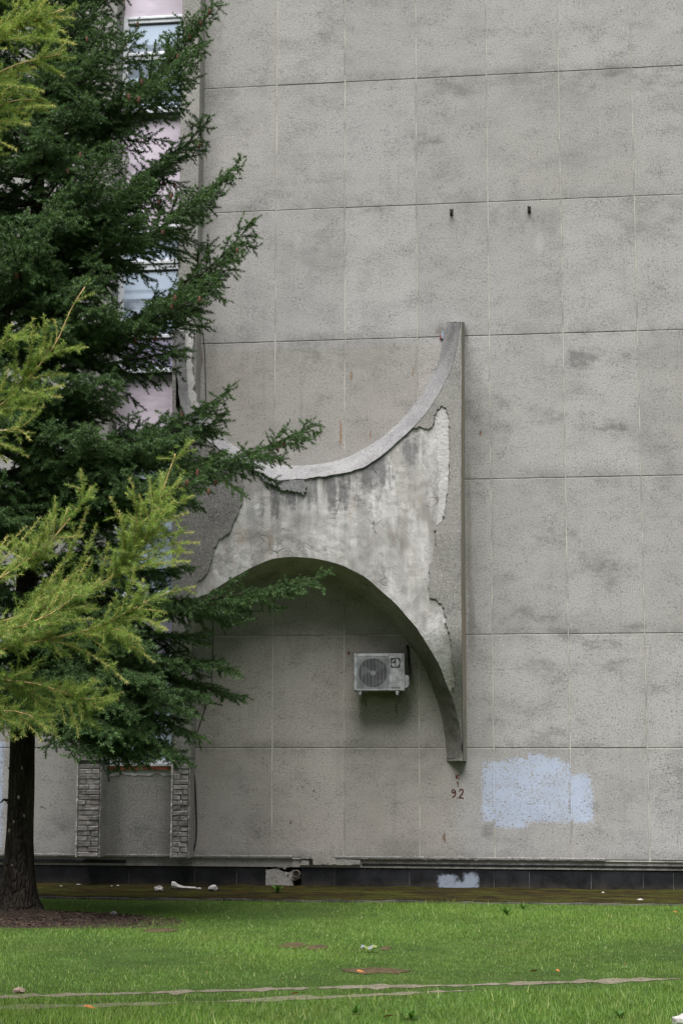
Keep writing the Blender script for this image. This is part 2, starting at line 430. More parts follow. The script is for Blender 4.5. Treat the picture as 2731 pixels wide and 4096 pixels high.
def tile_material():
    m = Nodes('black plinth tile')
    f = m.noise(m.pos, 4, 5, .65)
    col = m.mix(m.ramp(f, .35, .7), (.008, .0085, .010), (.018, .019, .022))
    col = m.mix(m.ramp(m.noise(m.scale(m.pos, (1, 1, 1)), 26, 3, .7), .6, .75, 0, .4), col, (.075, .075, .075))
    s = m.n('SeparateXYZ', {0: m.pos})
    splash = m.math('MULTIPLY', m.ramp(s.outputs[2], .10, 0.0), m.ramp(f, .3, .65))
    col = m.mix(m.math('MULTIPLY', splash, .6), col, (.05, .042, .028))
    ins = m.math('MAXIMUM', m.math('MAXIMUM', px_rect(m, 1742, 1836, 3488, 3600, d=-.05), px_rect(m, 1842, 1920, 3484, 3600, d=-.05)), px_rect(m, 1750, 1912, 3515, 3600, d=-.05))
    ins = m.math('ADD', ins, m.math('MULTIPLY', m.math('SUBTRACT', m.noise(m.pos, 16, 5, .7), .5), .13))
    col = m.mix(m.math('MULTIPLY', m.ramp(ins, .01, .06), m.ramp(m.noise(m.pos, 30, 4, .7), .3, .5, .45, .9)), col, (.27, .31, .38))
    return m.done(m.bsdf(col, m.ramp(f, .3, .7, .45, .65), None, .22))
MAT['tile'] = tile_material()
MAT['cement'] = wall_material('grey cement', (.33, .32, .30), (.17, .165, .15), (.34, .315, .285), edge=False, paint=False, stains_and_shade=False, contrast=1.2)
MAT['frame'] = simple('weathered white window paint', (.62, .64, .68), .55, .14, 9)
MAT['frame_dark'] = simple('dark gasket', (.05, .05, .055), .6)
MAT['rust'] = simple('rusty sill strip', (.16, .05, .022), .85, .5, 14, .003)
MAT['metal'] = simple('dull grey flashing', (.29, .29, .31), .5, .12, 4, 0, .4, .2)
MAT['iron'] = simple('rusty black iron', (.035, .028, .024), .75, .5, 40, .002)
MAT['cable'] = simple('black cable', (.012, .012, .013), .6)
MAT['clay'] = simple('brown clay pipe', (.10, .08, .065), .85, .4, 15, .003)
MAT['dark'] = simple('dark cavity', (.02, .018, .016), .95)
MAT['mortar'] = simple('old grey mortar', (.20, .19, .18), .95, .35, 18)
MAT['marking'] = simple('faded red-brown brush paint', (.13, .035, .020), .85, .3, 60)
MAT['rubble'] = simple('white plaster rubble', (.40, .385, .37), .9, .3, 30, .006)

def pane_material(name, tint, refl, inner):
    m = Nodes(name)
    f = m.noise(m.scale(m.pos, (.6, 1, 1.6)), 1.6, 4, .6)
    gl = m.n('BsdfGlossy', {'Color': tint, 'Roughness': .03})
    gl.inputs['Normal'].default_value = (0, 0, 0)
    nr = m.bump(m.noise(m.pos, 1.1, 2), .01, .35); m.put(gl.inputs['Normal'], nr)
    df = m.n('BsdfDiffuse', {'Color': m.mix(m.ramp(f, .4, .6), inner, tuple(x * 1.35 for x in inner))})
    mx = m.n('MixShader', {0: refl}); m.put(mx.inputs[1], df.outputs[0]); m.put(mx.inputs[2], gl.outputs[0])
    return m.done(mx.outputs[0])
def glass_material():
    m = Nodes('window glass with painted reflection')
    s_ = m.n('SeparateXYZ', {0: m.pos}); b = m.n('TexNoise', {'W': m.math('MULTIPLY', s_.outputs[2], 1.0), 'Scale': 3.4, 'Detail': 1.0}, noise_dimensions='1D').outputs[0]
    col = m.mix(m.ramp(b, .47, .53), (.20, .235, .29), (.50, .60, .74))  # reflection of sky and building painted into the pane colour as bands
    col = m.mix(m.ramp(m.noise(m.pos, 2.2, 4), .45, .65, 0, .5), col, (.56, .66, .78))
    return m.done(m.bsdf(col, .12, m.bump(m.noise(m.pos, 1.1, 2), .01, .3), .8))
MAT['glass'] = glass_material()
MAT['blind'] = simple('pale roller blind', (.62, .66, .74), .8, .06, 3)
MAT['pink'] = pane_material('pink enamelled spandrel glass', (1, .97, 1.0), .14, (.53, .47, .54))
MAT['lavender'] = pane_material('lavender enamelled glass', (1, .97, 1.0), .16, (.33, .30, .42))

def brick_material():
    m = Nodes('grey-washed brick')
    info = m.n('ObjectInfo')
    f = m.noise(m.pos, 16, 4, .65)
    col = m.mix(info.outputs['Random'], (.24, .22, .21), (.33, .31, .295))
    col = m.mix(m.ramp(f, .40, .70, 0, .6), col, (.12, .105, .10))
    col = m.mix(m.ramp(m.noise(m.vmath('ADD', m.pos, (5, 0, 0)), 5, 4, .6), .54, .66, 0, .8), col, (.44, .43, .42))
    return m.done(m.bsdf(col, .9, m.bump(m.noise(m.pos, 30, 4, .7), .012, .9), .15))
MAT['brick'] = brick_material()

def leafy(name, dark, light, young, trans=.35, rough=.55, spec=.3):
    m = Nodes(name)
    t = m.n('Attribute', attribute_name='tone').outputs['Fac']
    f = m.noise(m.pos, 1.3, 3)
    col = m.mix(m.ramp(t, 0, .75), dark, light)
    col = m.mix(m.ramp(t, .82, 1.0), col, young)
    col = m.mix(m.ramp(f, .35, .7, 0, .25), col, tuple(x * .7 for x in light))
    b = m.bsdf(col, rough, None, spec)
    tr = m.n('BsdfTranslucent', {'Color': m.mix(1.0, col, (1.15, 1.2, .75), 'MULTIPLY')})
    mx = m.n('MixShader', {0: trans}); m.put(mx.inputs[1], b); m.put(mx.inputs[2], tr.outputs[0])
    return m.done(mx.outputs[0])
MAT['fir'] = leafy('fir needles', (.027, .060, .021), (.096, .172, .060), (.25, .35, .17), .25, .5, .35)
MAT['larch'] = leafy('larch needles', (.11, .21, .050), (.33, .45, .115), (.72, .66, .27), .46, .45, .4)
def lawn_mat():
    mt = leafy('grass blades', (.072, .155, .022), (.18, .31, .048), (.38, .41, .15), .42, .5, .35)
    nt = mt.node_tree; br = [n for n in nt.nodes if n.type == 'BSDF_PRINCIPLED'][0]; src = br.inputs['Base Color'].links[0].from_socket
    geo = [n for n in nt.nodes if n.type == 'NEW_GEOMETRY'][0]
    nz = nt.nodes.new('ShaderNodeTexNoise'); nz.inputs['Scale'].default_value = .9; nz.inputs['Detail'].default_value = 5; nz.inputs['Roughness'].default_value = .65
    nt.links.new(geo.outputs['Position'], nz.inputs['Vector'])
    mr = nt.nodes.new('ShaderNodeMapRange'); mr.inputs['From Min'].default_value = .50; mr.inputs['From Max'].default_value = .72; mr.inputs['To Max'].default_value = .75
    nt.links.new(nz.outputs[0], mr.inputs['Value'])
    mx = nt.nodes.new('ShaderNodeMix'); mx.data_type = 'RGBA'; mx.inputs[7].default_value = (.17, .20, .05, 1)
    nt.links.new(mr.outputs[0], mx.inputs[0]); nt.links.new(src, mx.inputs[6]); nt.links.new(mx.outputs[2], br.inputs['Base Color'])
    return mt
MAT['grass'] = lawn_mat()
MAT['weed'] = leafy('weed leaves', (.07, .16, .03), (.14, .27, .06), (.2, .3, .08), .35)

def bark_material(name, dark, light, sc=9):
    m = Nodes(name)
    r = m.noise(m.scale(m.pos, (1, 1, .22)), sc, 5, .7, .5)
    v = m.vor(m.scale(m.pos, (1, 1, .3)), sc * 2.2, 'DISTANCE_TO_EDGE')
    col = m.mix(m.ramp(r, .35, .7), dark, light)
    col = m.mix(m.ramp(m.noise(m.pos, 26, 3), .62, .75, 0, .6), col, tuple(min(1, x * 2.2) for x in light))
    h = m.math('ADD', m.math('MULTIPLY', r, 1.2), m.ramp(v, 0, .25))
    return m.done(m.bsdf(col, .95, m.bump(h, .03, 1.0), .1))
MAT['bark'] = bark_material('fir bark', (.022, .018, .015), (.060, .050, .040))
MAT['twig'] = simple('fir twig bark', (.045, .035, .025), .9, .3, 30)
MAT['larch_twig'] = simple('straw coloured larch twig', (.40, .27, .13), .8, .25, 20)
MAT['larch_bark'] = bark_material('larch bark', (.05, .036, .026), (.12, .09, .065))
MAT['cone'] = simple('rusty brown cone scales', (.125, .058, .036), .8, .4, 60)
MAT['scar'] = simple('pale branch scar', (.30, .27, .23), .9, .3, 40)

# ------------------------------------------------------------------ ground
def ground_material():
    m = Nodes('lawn soil')
    f = m.noise(m.pos, 2.2, 5, .6); g = m.noise(m.pos, 30, 4, .7)
    col = m.mix(m.ramp(f, .35, .7), (.030, .060, .014), (.055, .100, .022))
    col = m.mix(m.ramp(g, .45, .7, 0, .7), col, (.06, .06, .024))
    return m.done(m.bsdf(col, .95, m.bump(g, .03), .1))
MAT['ground'] = ground_material()
def soil_material(name, a, b, c):
    m = Nodes(name)
    f = m.noise(m.pos, 5, 5, .65); g = m.noise(m.pos, 45, 4, .7); v = m.vor(m.pos, 34, 'F1', 'Color')
    vv = m.n('SeparateColor', {0: v}).outputs[0]
    col = m.mix(m.ramp(f, .3, .7), a, b)
    col = m.mix(m.ramp(vv, .62, .95, 0, .6), col, c)
    col = m.mix(m.ramp(g, .5, .7, 0, .5), col, tuple(x * .4 for x in a))
    return m.done(m.bsdf(col, .96, m.bump(m.math('ADD', g, m.math('MULTIPLY', vv, .4)), .03), .1))
MAT['path'] = soil_material('trodden grey dirt', (.19, .165, .125), (.26, .23, .18), (.12, .10, .07))
MAT['soil'] = soil_material('bark litter', (.034, .028, .024), (.062, .045, .036), (.105, .062, .042))
MAT['bare'] = soil_material('bare brown earth', (.085, .066, .036), (.125, .094, .052), (.05, .04, .022))
def moss_material():
    m = Nodes('mossy concrete apron')
    f = m.noise(m.scale(m.pos, (.8, 2.4, 1)), 3.0, 5, .65, .5); g = m.noise(m.pos, 34, 4, .7); w = m.noise(m.scale(m.pos, (.35, 1.2, 1)), 3, 4)
    col = m.mix(m.ramp(f, .32, .62), (.014, .011, .006), (.046, .036, .009))
    col = m.mix(m.ramp(w, .46, .62, 0, .85), col, (.050, .056, .009))
    col = m.mix(m.ramp(m.noise(m.scale(m.pos, (.7, 2.6, 1)), 7, 5, .7), .48, .62, 0, .7), col, (.010, .008, .005))
    col = m.mix(m.ramp(g, .52, .7, 0, .7), col, (.014, .010, .006))
    col = m.mix(m.ramp(m.noise(m.pos, 60, 2), .70, .76, 0, .7), col, (.22, .2, .17))
    return m.done(m.bsdf(col, .96, m.bump(m.math('ADD', f, g), .035), .08))
MAT['moss'] = moss_material()
MAT['kerb'] = simple('damp dark concrete', (.045, .043, .036), .95, .6, 5, .01)

gnd = mesh('ground', [(-400, -400, LAWN), (400, -400, LAWN), (400, 400, LAWN), (-400, 400, LAWN)], [(0, 1, 2, 3)], MAT['ground'])
tag(gnd, kind='structure')

APR = 1.62                                       # width of the mossy apron
def apron():
    m = MB(); n = 170; xs = np.linspace(-13, 8, n); V = []; F = []; k = 9
    for i, x in enumerate(xs):
        for j in range(k):
            t = j / (k - 1); y = .12 - t * (APR + .12 + .03 * math.sin(x * 3.1))
            z = .0 - .055 * t + .016 * noise.noise(Vector((x * 3, y * 4, 1))) + .008 * noise.noise(Vector((x * 11, y * 11, 1)))
            V.append((x, y, z))
    for i in range(n - 1):
        for j in range(k - 1):
            a = i * k + j; F.append((a, a + 1, a + k + 1, a + k))
    o = mesh('apron', V, F, MAT['moss'], None, True); tag(o, kind='structure')
    e = MB(); e.V = []; 
    for i, x in enumerate(xs):
        y = V[i * k + k - 1][1]; z = V[i * k + k - 1][2]
        e.V += [(x, y + .002, z - .004), (x, y - .05 - .012 * noise.noise(Vector((x * 6, 0, 3))), z - .012), (x, y - .065, LAWN - .02)]
    for i in range(n - 1):
        for j in range(2):
            a = i * 3 + j; e.F.append((a, a + 1, a + 4, a + 3))
    tag(e.build('apron_kerb', MAT['kerb']), kind='structure')
apron()

# two trodden dirt tracks
LINE1 = [(-900, 4014), (0, 3988), (550, 3974), (1000, 3960), (1365, 3952), (1839, 3943), (2300, 3929), (2731, 3914), (3700, 3880)]
LINE2 = [(-900, 4060), (0, 4032), (550, 4019), (1000, 4003), (1375, 3986), (1620, 3974), (1900, 3964)]
TRACKS = []
def track(line, w, seed):
    c = np.array([G(*p) for p in line]); c = resample(c, 420)
    rr = np.random.default_rng(seed); V = []; F = []; hw = []
    for i, p in enumerate(c):
        a = w * (.70 + 1.3 * noise.noise(Vector((p[0] * 1.6, seed, 0))) + 1.0 * noise.noise(Vector((p[0] * 8, seed, 4))))
        p[1] += .05 * noise.noise(Vector((p[0] * .9, seed, 7))) + .03 * noise.noise(Vector((p[0] * 4, seed, 8)))
        a = max(.004, a); b = a * (.9 + .9 * noise.noise(Vector((p[0] * 5, seed, 9)))); hw.append(a)
        for dy, dz in ((-b, .004), (0, .006), (a, .004)):
            V.append((p[0], p[1] + dy, LAWN + dz))
    for i in range(419):
        for j in range(2):
            a = i * 3 + j; F.append((a, a + 3, a + 4, a + 1))
    tag(mesh('dirt_track', V, F, MAT['path']), kind='structure')
    TRACKS.append((c, np.array(hw)))
track(LINE1, .12, 1); track(LINE2, .11, 7)

TREE = G(72, 3672)                               # foot of the fir
def mound():
    V = []; F = []; na, nr = 64, 14
    for i in range(nr):
        t = i / (nr - 1)
        for k in range(na):
            w = 2 * math.pi * k / na
            rad = 1.25 + .30 * noise.noise(Vector((math.cos(w) * 1.3, math.sin(w) * 1.3, 5))) + .75 * max(0, math.cos(w + .25)) ** 3
            r = .06 + t * rad
            x, y = TREE.x + math.cos(w) * r * 1.05, TREE.y - .12 + math.sin(w) * r * .80
            z = LAWN + .008 + .13 * (1 - t) ** 2.2 + .02 * (1 - t) * noise.noise(Vector((x * 5, y * 5, 0))) + .012 * (1 - t) ** .5 * noise.noise(Vector((x * 17, y * 17, 2)))
            V.append((x, y, z if i < nr - 1 else LAWN - .01))
    for i in range(nr - 1):
        for k in range(na):
            l = (k + 1) % na; F.append((i * na + k, (i + 1) * na + k, (i + 1) * na + l, i * na + l))
    tag(mesh('soil', V, F, MAT['soil'], None, True), kind='structure')
mound()

BARE = [(1508, 3884, 170, 15), (1170, 3782, 70, 14), (1265, 3790, 50, 12), (640, 3722, 90, 9), (1540, 3795, 26, 9)]
def bare(px, py, rx, ry, i):
    c = G(px, py); a = (G(px + rx, py) - G(px - rx, py)).length / 2; b = (G(px, py + ry) - G(px, py - ry)).length / 2
    V = [(c.x, c.y, LAWN + .02)]; F = []; n = 40
    for k in range(n):
        w = 2 * math.pi * k / n; r = .8 + .35 * noise.noise(Vector((math.cos(w) * 2, math.sin(w) * 2, i * 3.3)))
        V.append((c.x + a * r * math.cos(w), c.y + b * r * math.sin(w), LAWN + .005))
    for k in range(n): F.append((0, 1 + k, 1 + (k + 1) % n))
    tag(mesh('bare_earth', V, F, MAT['bare'], None, True), kind='structure')
    return (c.x, c.y, a, b)
BAREW = [bare(*b, i) for i, b in enumerate(BARE)]

# ------------------------------------------------------------------ the building
bld = empty('building', (-3, 3, 0))
tag(bld, 'grey panelled concrete building with chipped render wall, window column and black tiled plinth', 'building')
COLX = [v * DIST for v in (-.1714, -.1293, -.0857, -.0430, .0003, .0436)]
ROWZ = [v * DIST for v in (.4117, .3319, .2499, .1637, .0726, .0076)]
ZBOT = -.0550 * DIST + CAMZ
ROWZ = [z + CAMZ for z in ROWZ]
XB1 = P(775, 3200, 0).x                          # inner edge of the bay pilaster
cols = [XB1] + COLX + [COLX[-1] + 1.04 * k for k in range(1, 6)]
rows = [ROWZ[0] + 1.93 * 2, ROWZ[0] + 1.93] + ROWZ + [ZBOT]
XA0 = P(308, 3200, .32).x; XA1 = P(403, 3200, .32).x      # pilaster left of the windows
XP0 = P(686, 3200, .32).x; XP1 = P(758, 3200, .32).x      # pilaster right of the windows
TOPZ = rows[0]
J = .0085
def wall_grid(xs, zs):
    for i in range(len(xs) - 1):
        for j in range(len(zs) - 1):
            h = rng.normal(0, .0012)
            MB().box(xs[i] + J, xs[i + 1] - J, h, .05, zs[j + 1] + J * .8, zs[j] - J * .8, .004).build('wall_panel', MAT['wall'], bld)
wall_grid(cols, rows)
leftx = [XA0 + .01 - 1.04 * k for k in range(5, 0, -1)] + [XA0 + .01]
wall_grid(leftx, rows)
# mortar behind the joints and the mass of the building
MB().box(XP1 - .06, cols[-1], .008, .3, ZBOT - .02, TOPZ).build('joint_mortar', MAT['joint'], bld)
MB().box(leftx[0], XA0 + .3, .008, .3, ZBOT - .02, TOPZ).build('joint_mortar', MAT['joint'], bld)
MB().box(leftx[0], cols[-1], .5, 14, -.3, TOPZ + .4).build('core', MAT['wall_plain'], bld)
MB().box(leftx[0] - .1, cols[-1] + .1, -.12, 14.1, TOPZ, TOPZ + .5).build('parapet', MAT['cement'], bld)
MB().box(cols[-1] + .002, cols[-1] + .3, .0, 14, -.3, TOPZ - .002).build('end_wall', MAT['wall_plain'], bld)
MB().box(leftx[0] - .3, leftx[0] - .002, .0, 14, -.3, TOPZ - .002).build('end_wall', MAT['wall_plain'], bld)

# pilasters: rendered shaft above, bared bricks below
def pilaster(x0, x1, px0, px1, ytop, seed):
    rr = np.random.default_rng(seed)
    zt = P(px0, ytop, .32).z
    sh = MB().box(x0 - .012, x1 + .012, -.335, .28, zt + .0, TOPZ - .003, .006).build('pilaster', MAT['wall_plain'], bld)
    MB().box(x0 + .012, x1 - .012, -.300, .27, ZBOT - .01, zt + .1).build('brick_core', MAT['mortar'], sh)
    # thin render cheeks left standing at both sides, with a broken front edge
    for s, xs in ((0, x0 - .008), (1, x1 - .014)):
        zs = np.linspace(ZBOT + .0, zt, 34); V = []; F = []
        for z in zs:
            f = -.322 + .018 * noise.noise(Vector((z * 5, seed + s, 0))) + .012 * noise.noise(Vector((z * 19, seed, s)))
            for (x, y) in ((xs, .27), (xs + .022, .27), (xs + .022 - .004 * s, f), (xs + .004, f - .002)):
                V.append((x, y, z))
        for i in range(33):
            for k in range(4):
                l = (k + 1) % 4; F.append((i * 4 + k, i * 4 + l, i * 4 + 4 + l, i * 4 + 4 + k))
        F += [(3, 2, 1, 0), (132, 133, 134, 135)]
        mesh('render_cheek', V, F, MAT['pale'] if s == 0 else MAT['wall_plain'], sh)
    # courses
    course = .071; z = ZBOT + .005; i = 0
    while z + course * .6 < zt:
        split = .5 if i % 2 else (.36 if rr.random() < .5 else .64)
        if rr.random() < .28: pieces = [(0, 1)]
        else: pieces = [(0, split), (split, 1)]
        for (a, b) in pieces:
            xa = x0 + .018 + (x1 - x0 - .036) * a + .004; xb = x0 + .018 + (x1 - x0 - .036) * b - .004
            fr = -.316 + rr.normal(0, .004) + (.016 if rr.random() < .12 else 0)
            t = rr.normal(0, .003, 4)
            h1 = z + course - .009
            V = [(xa, -.27, z), (xb, -.27, z), (xb, -.27, h1), (xa, -.27, h1),
                 (xa, fr + .006, z + t[0]), (xb, fr + .006, z + t[1]), (xb, fr + .006, h1 + t[2]), (xa, fr + .006, h1 + t[3]),
                 (xa + .008, fr + t[1], z + .007), (xb - .008, fr + t[2], z + .007), (xb - .008, fr + t[3], h1 - .007), (xa + .008, fr, h1 - .007)]
            F = [(8, 9, 10, 11)]
            for r0 in (0, 4):
                for k in range(4):
                    l = (k + 1) % 4; F.append((r0 + k, r0 + l, r0 + 4 + l, r0 + 4 + k))
            mesh('brick', V, F, MAT['brick'], sh)
        z += course; i += 1
    return sh
pilA = pilaster(XA0, XA1, 308, 403, 3042, 3)
pilB = pilaster(XP0, XP1, 686, 758, 3030, 8)

# bay between the pilasters: wall below, windows and spandrels above
bx0, bx1 = XA1 - .02, XP0 + .118
zsill = P(560, 3072, 0).z
MB().box(bx0 - .01, bx1 + .01, -.002, .3, ZBOT, zsill - .06, .004).build('wall_panel', MAT['wall_plain'], bld)
V = []; F = []
for i, x in enumerate(np.linspace(bx0, bx1, 26)):
    zb = zsill - .10 - .045 * noise.noise(Vector((x * 6, 2, 0))) - .02 * noise.noise(Vector((x * 17, 2, 3)))
    V += [(x, -.008, zb), (x, -.008, zsill - .02), (x, .2, zsill - .02)]
for i in range(25):
    F += [(i * 3, i * 3 + 3, i * 3 + 4, i * 3 + 1), (i * 3 + 1, i * 3 + 4, i * 3 + 5, i * 3 + 2)]
mesh('mortar_bed', V, F, MAT['pale'], bld)
MB().box(bx0 + .01, bx1 - .005, -.03, .14, zsill - .025, zsill + .022).build('sill_strip', MAT['rust'], bld)
MB().box(bx0 - .02, bx1 + .02, .16, .3, zsill - .2, TOPZ - .004).build('bay_backing', MAT['wall_plain'], bld)

WY = .04                                          # front plane of the frames
def zpx(y): return P(600, y, -WY).z
def window(y0, y1, lights, cut=None):
    """frame between pixel heights y0 (head) and y1 (sill); lights: list of (top, bottom, material)"""
    za, zb = zpx(y1), zpx(y0)
    x0, x1 = bx0 + .022, bx1 - .022
    w = empty('window', ((x0 + x1) / 2, WY, za)); w.parent = bld; w.location = Vector(w.location) - Vector(bld.location)
    fr = MB(); fw = .075
    fr.box(x0, x0 + fw, WY, WY + .08, za, zb, .006); fr.box(x1 - fw, x1, WY, WY + .08, za, zb, .006)
    fr.V = [(v[0], v[1], v[2]) for v in fr.V]
    edges = [y0] + [v for l in lights for v in (l[0], l[1])] + [y1]
    for a, b in zip(edges[0::2], edges[1::2]):
        z1_, z0_ = zpx(a), zpx(b)
        fr.box(x0 + fw, x1 - fw, WY + .004, WY + .08, z0_, z1_, .008)
        hgt = z1_ - z0_
        if hgt > .07: fr.box(x0 + fw, x1 - fw, WY - .014, WY + .003, z0_ + hgt * .55, z0_ + hgt * .80, .004)
    o = fr.build('window_frame', MAT['frame'], w)
    MB().box(x0 - .012, x1 + .012, WY - .06, WY + .02, za - .03, za + .012, .004).build('window_sill', MAT['frame'], w)
    MB().box(x0 - .006, x1 + .006, WY - .035, WY + .03, za - .05, za - .032).build('drip_gap', MAT['frame_dark'], w)
    for (a, b, mt) in lights:
        z1_, z0_ = zpx(a), zpx(b)
        mid = x0 + (x1 - x0) * .0
        gk = MB()
        gk.box(x0 + fw, x1 - fw, WY + .020, WY + .04, z1_ - .016, z1_); gk.build('gasket', MAT['frame_dark'], w)
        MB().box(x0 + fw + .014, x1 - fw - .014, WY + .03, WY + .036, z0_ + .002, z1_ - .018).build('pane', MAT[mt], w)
        s = MB(); s.box(x0 + fw, x0 + fw + .014, WY + .012, WY + .05, z0_, z1_ - .017); s.box(x1 - fw - .014, x1 - fw, WY + .012, WY + .05, z0_, z1_ - .017)
        s.build('sash', MAT['frame'], w)
    return w
def spandrel(y0, y1, mt):
    MB().box(bx0 + .03, bx1 - .03, WY + .045, WY + .075, zpx(y1) + .006, zpx(y0) - .002, .003).build('spandrel_panel', MAT[mt], bld)
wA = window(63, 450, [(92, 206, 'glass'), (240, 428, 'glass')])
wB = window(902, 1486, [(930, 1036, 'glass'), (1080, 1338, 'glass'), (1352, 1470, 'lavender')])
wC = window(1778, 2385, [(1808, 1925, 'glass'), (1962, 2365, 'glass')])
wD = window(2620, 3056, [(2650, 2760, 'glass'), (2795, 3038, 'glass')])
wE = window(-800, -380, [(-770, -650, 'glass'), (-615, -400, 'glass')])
spandrel(458, 900, 'pink'); spandrel(1494, 1776, 'pink'); spandrel(2393, 2618, 'lavender'); spandrel(-372, 61, 'pink')
# the panes' blue and grey bands are a sky reflection painted into the glass colour
# plinth: black tiles, cap strips, cement bed
PY = .05
ztile = P(1500, 3462, -PY).z; 
tb = [-700, -380, -120, 120, 365, 516, 779, 947, 1066]
tb2 = [1207, 1337, 1637, 1974, 2116, 2362, 2570, 2691, 2900, 3080, 3300, 3600]
def tiles(b):
    for a, c in zip(b[:-1], b[1:]):
        xa, xc = P(a, 3500, -PY).x, P(c, 3500, -PY).x
        if xc > cols[-1]: xc = cols[-1]
        if xa >= cols[-1] - .05: continue
        MB().box(xa + .004, xc - .004, PY + rng.normal(0, .0015), PY + .03, -.04, ztile + rng.normal(0, .002), .003).build('plinth_tile', MAT['tile'], bld)
tiles(tb); tiles(tb2)
def grout_material():
    m = Nodes('pale grout'); return m.done(m.bsdf(m.mix(m.ramp(m.noise(m.pos, 6, 3), .35, .65), (.08, .08, .085), (.22, .22, .23)), .9))
MAT['grout'] = grout_material()
for a, c in ((tb[0], 1066), (1207, 3600)):
    xa, xc = P(a, 3500, -PY).x, min(P(c, 3500, -PY).x, cols[-1])
    MB().box(xa, xc, PY + .012, .45, -.1, ztile - .02).build('grout', MAT['grout'], bld)
def cap(a, c, mt, z0, z1, y0):
    xa, xc = P(a, 3450, 0).x, min(P(c, 3450, 0).x, cols[-1])
    MB().box(xa, xc, y0, .2, z0, z1, .005).build('plinth_cap', mt, bld)
cap(-700, 502, MAT['tile'], ztile + .004, ztile + .048, .012)
cap(1446, 3600, MAT['tile'], ztile + .003, ztile + .030, .018)
# cement bed between tiles and panels, uneven
V = []; F = []
xs = np.linspace(P(-700, 3440, 0).x, cols[-1], 260)
for i, x in enumerate(xs):
    n1 = .5 * noise.noise(Vector((x * 4, 9, 0))) + .5 * noise.noise(Vector((x * 15, 9, 0)))
    V += [(x, .034 + .01 * n1, ztile - .03), (x, .030 + .012 * n1, (ztile + ZBOT) / 2), (x, .026 + .010 * n1, ZBOT + .02)]
for i in range(259):
    for k in range(2):
        a = i * 3 + k; F.append((a, a + 3, a + 4, a + 1))
mesh('cement_bed', V, F, MAT['cement'], bld, True)
# broken lower lip of the render: small crusts along the panel feet
def crust(x0, x1, seed):
    V = []; F = []; n = max(6, int((x1 - x0) / .035)); rr = np.random.default_rng(seed)
    for i, x in enumerate(np.linspace(x0, x1, n)):
        f = .012 + .016 * abs(noise.noise(Vector((x * 9, seed, 0)))) ; zt_ = ZBOT + .03 + .03 * noise.noise(Vector((x * 7, seed, 2)))
        zb_ = ZBOT - .006 + .012 * noise.noise(Vector((x * 13, seed, 5)))
        V += [(x, .004, zt_), (x, -f, ZBOT + .016), (x, -f * .9, zb_), (x, .04, zb_ + .004)]
    for i in range(n - 1):
        for k in range(3):
            a = i * 4 + k; F.append((a, a + 1, a + 5, a + 4))
    mesh('render_crust', V, F, MAT['dark_render'], bld)
for k, (a, c) in enumerate([(-600, 300), (410, 684), (770, 1170), (1340, 1700), (1705, 1900), (1905, 2420)]):
    crust(P(a, 3430, 0).x, P(c, 3430, 0).x, k)

# the broken spot in the plinth: patch, cavity and clay pipe
MB().box(P(1060, 3500, -.16).x, P(1215, 3500, -.16).x, .16, .4, -.1, ztile + .1).build('cavity', MAT['dark'], bld)
slab('cement_patch', ragged([(1066, 3545), (1178, 3545), (1172, 3525), (1150, 3500), (1130, 3484), (1108, 3472), (1068, 3478)], 12, 1.5, 2), -.12, -.046, MAT['cement'], bld)
slab('cement_patch', ragged([(1070, 3468), (1095, 3460), (1132, 3470), (1143, 3478), (1160, 3462), (1160, 3442), (1072, 3450)], 10, 1.5, 3), -.12, -.040, MAT['cement'], bld)
slab('cement_patch', ragged([(1142, 3486), (1158, 3490), (1150, 3503)], 6, 1, 4), -.12, -.05, MAT['pale'], bld)
slab('cement_patch', ragged([(1158, 3490), (1175, 3478), (1200, 3484), (1204, 3512), (1180, 3522), (1160, 3510)], 8, 1.2, 5), -.14, -.055, MAT['cement'], bld)
slab('cement_patch', ragged([(1205, 3440), (1240, 3442), (1240, 3420), (1256, 3405), (1285, 3402), (1310, 3412), (1335, 3434), (1440, 3440), (1440, 3458), (1205, 3458)], 14, 1.5, 6), -.03, .008, MAT['cement'], bld)
slab('cement_patch', ragged([(1205, 3432), (1210, 3410), (1225, 3401), (1243, 3410), (1245, 3424), (1238, 3436)], 8, 1.2, 7), -.02, .020, MAT['wall_plain'], bld)
MB().box(P(1236, 3440, 0).x, P(1252, 3440, 0).x, -.016, .02, P(0, 3446, 0).z, P(0, 3424, 0).z).build('cavity', MAT['dark'], bld)
pc = P(1187, 3495, -.05)
pm = MB(); N_ = 18
for (r0, y) in ((.052, .28), (.056, -.01), (.040, -.012), (.036, .28)):
    for k in range(N_):
        w = 2 * math.pi * k / N_; pm.V.append((pc.x + r0 * math.cos(w), y, pc.z + r0 * math.sin(w)))
for a in range(3):
    for k in range(N_):
        l = (k + 1) % N_; pm.F.append((a * N_ + k, a * N_ + l, (a + 1) * N_ + l, (a + 1) * N_ + k))
pm.build('drain_pipe', MAT['clay'], bld, True)

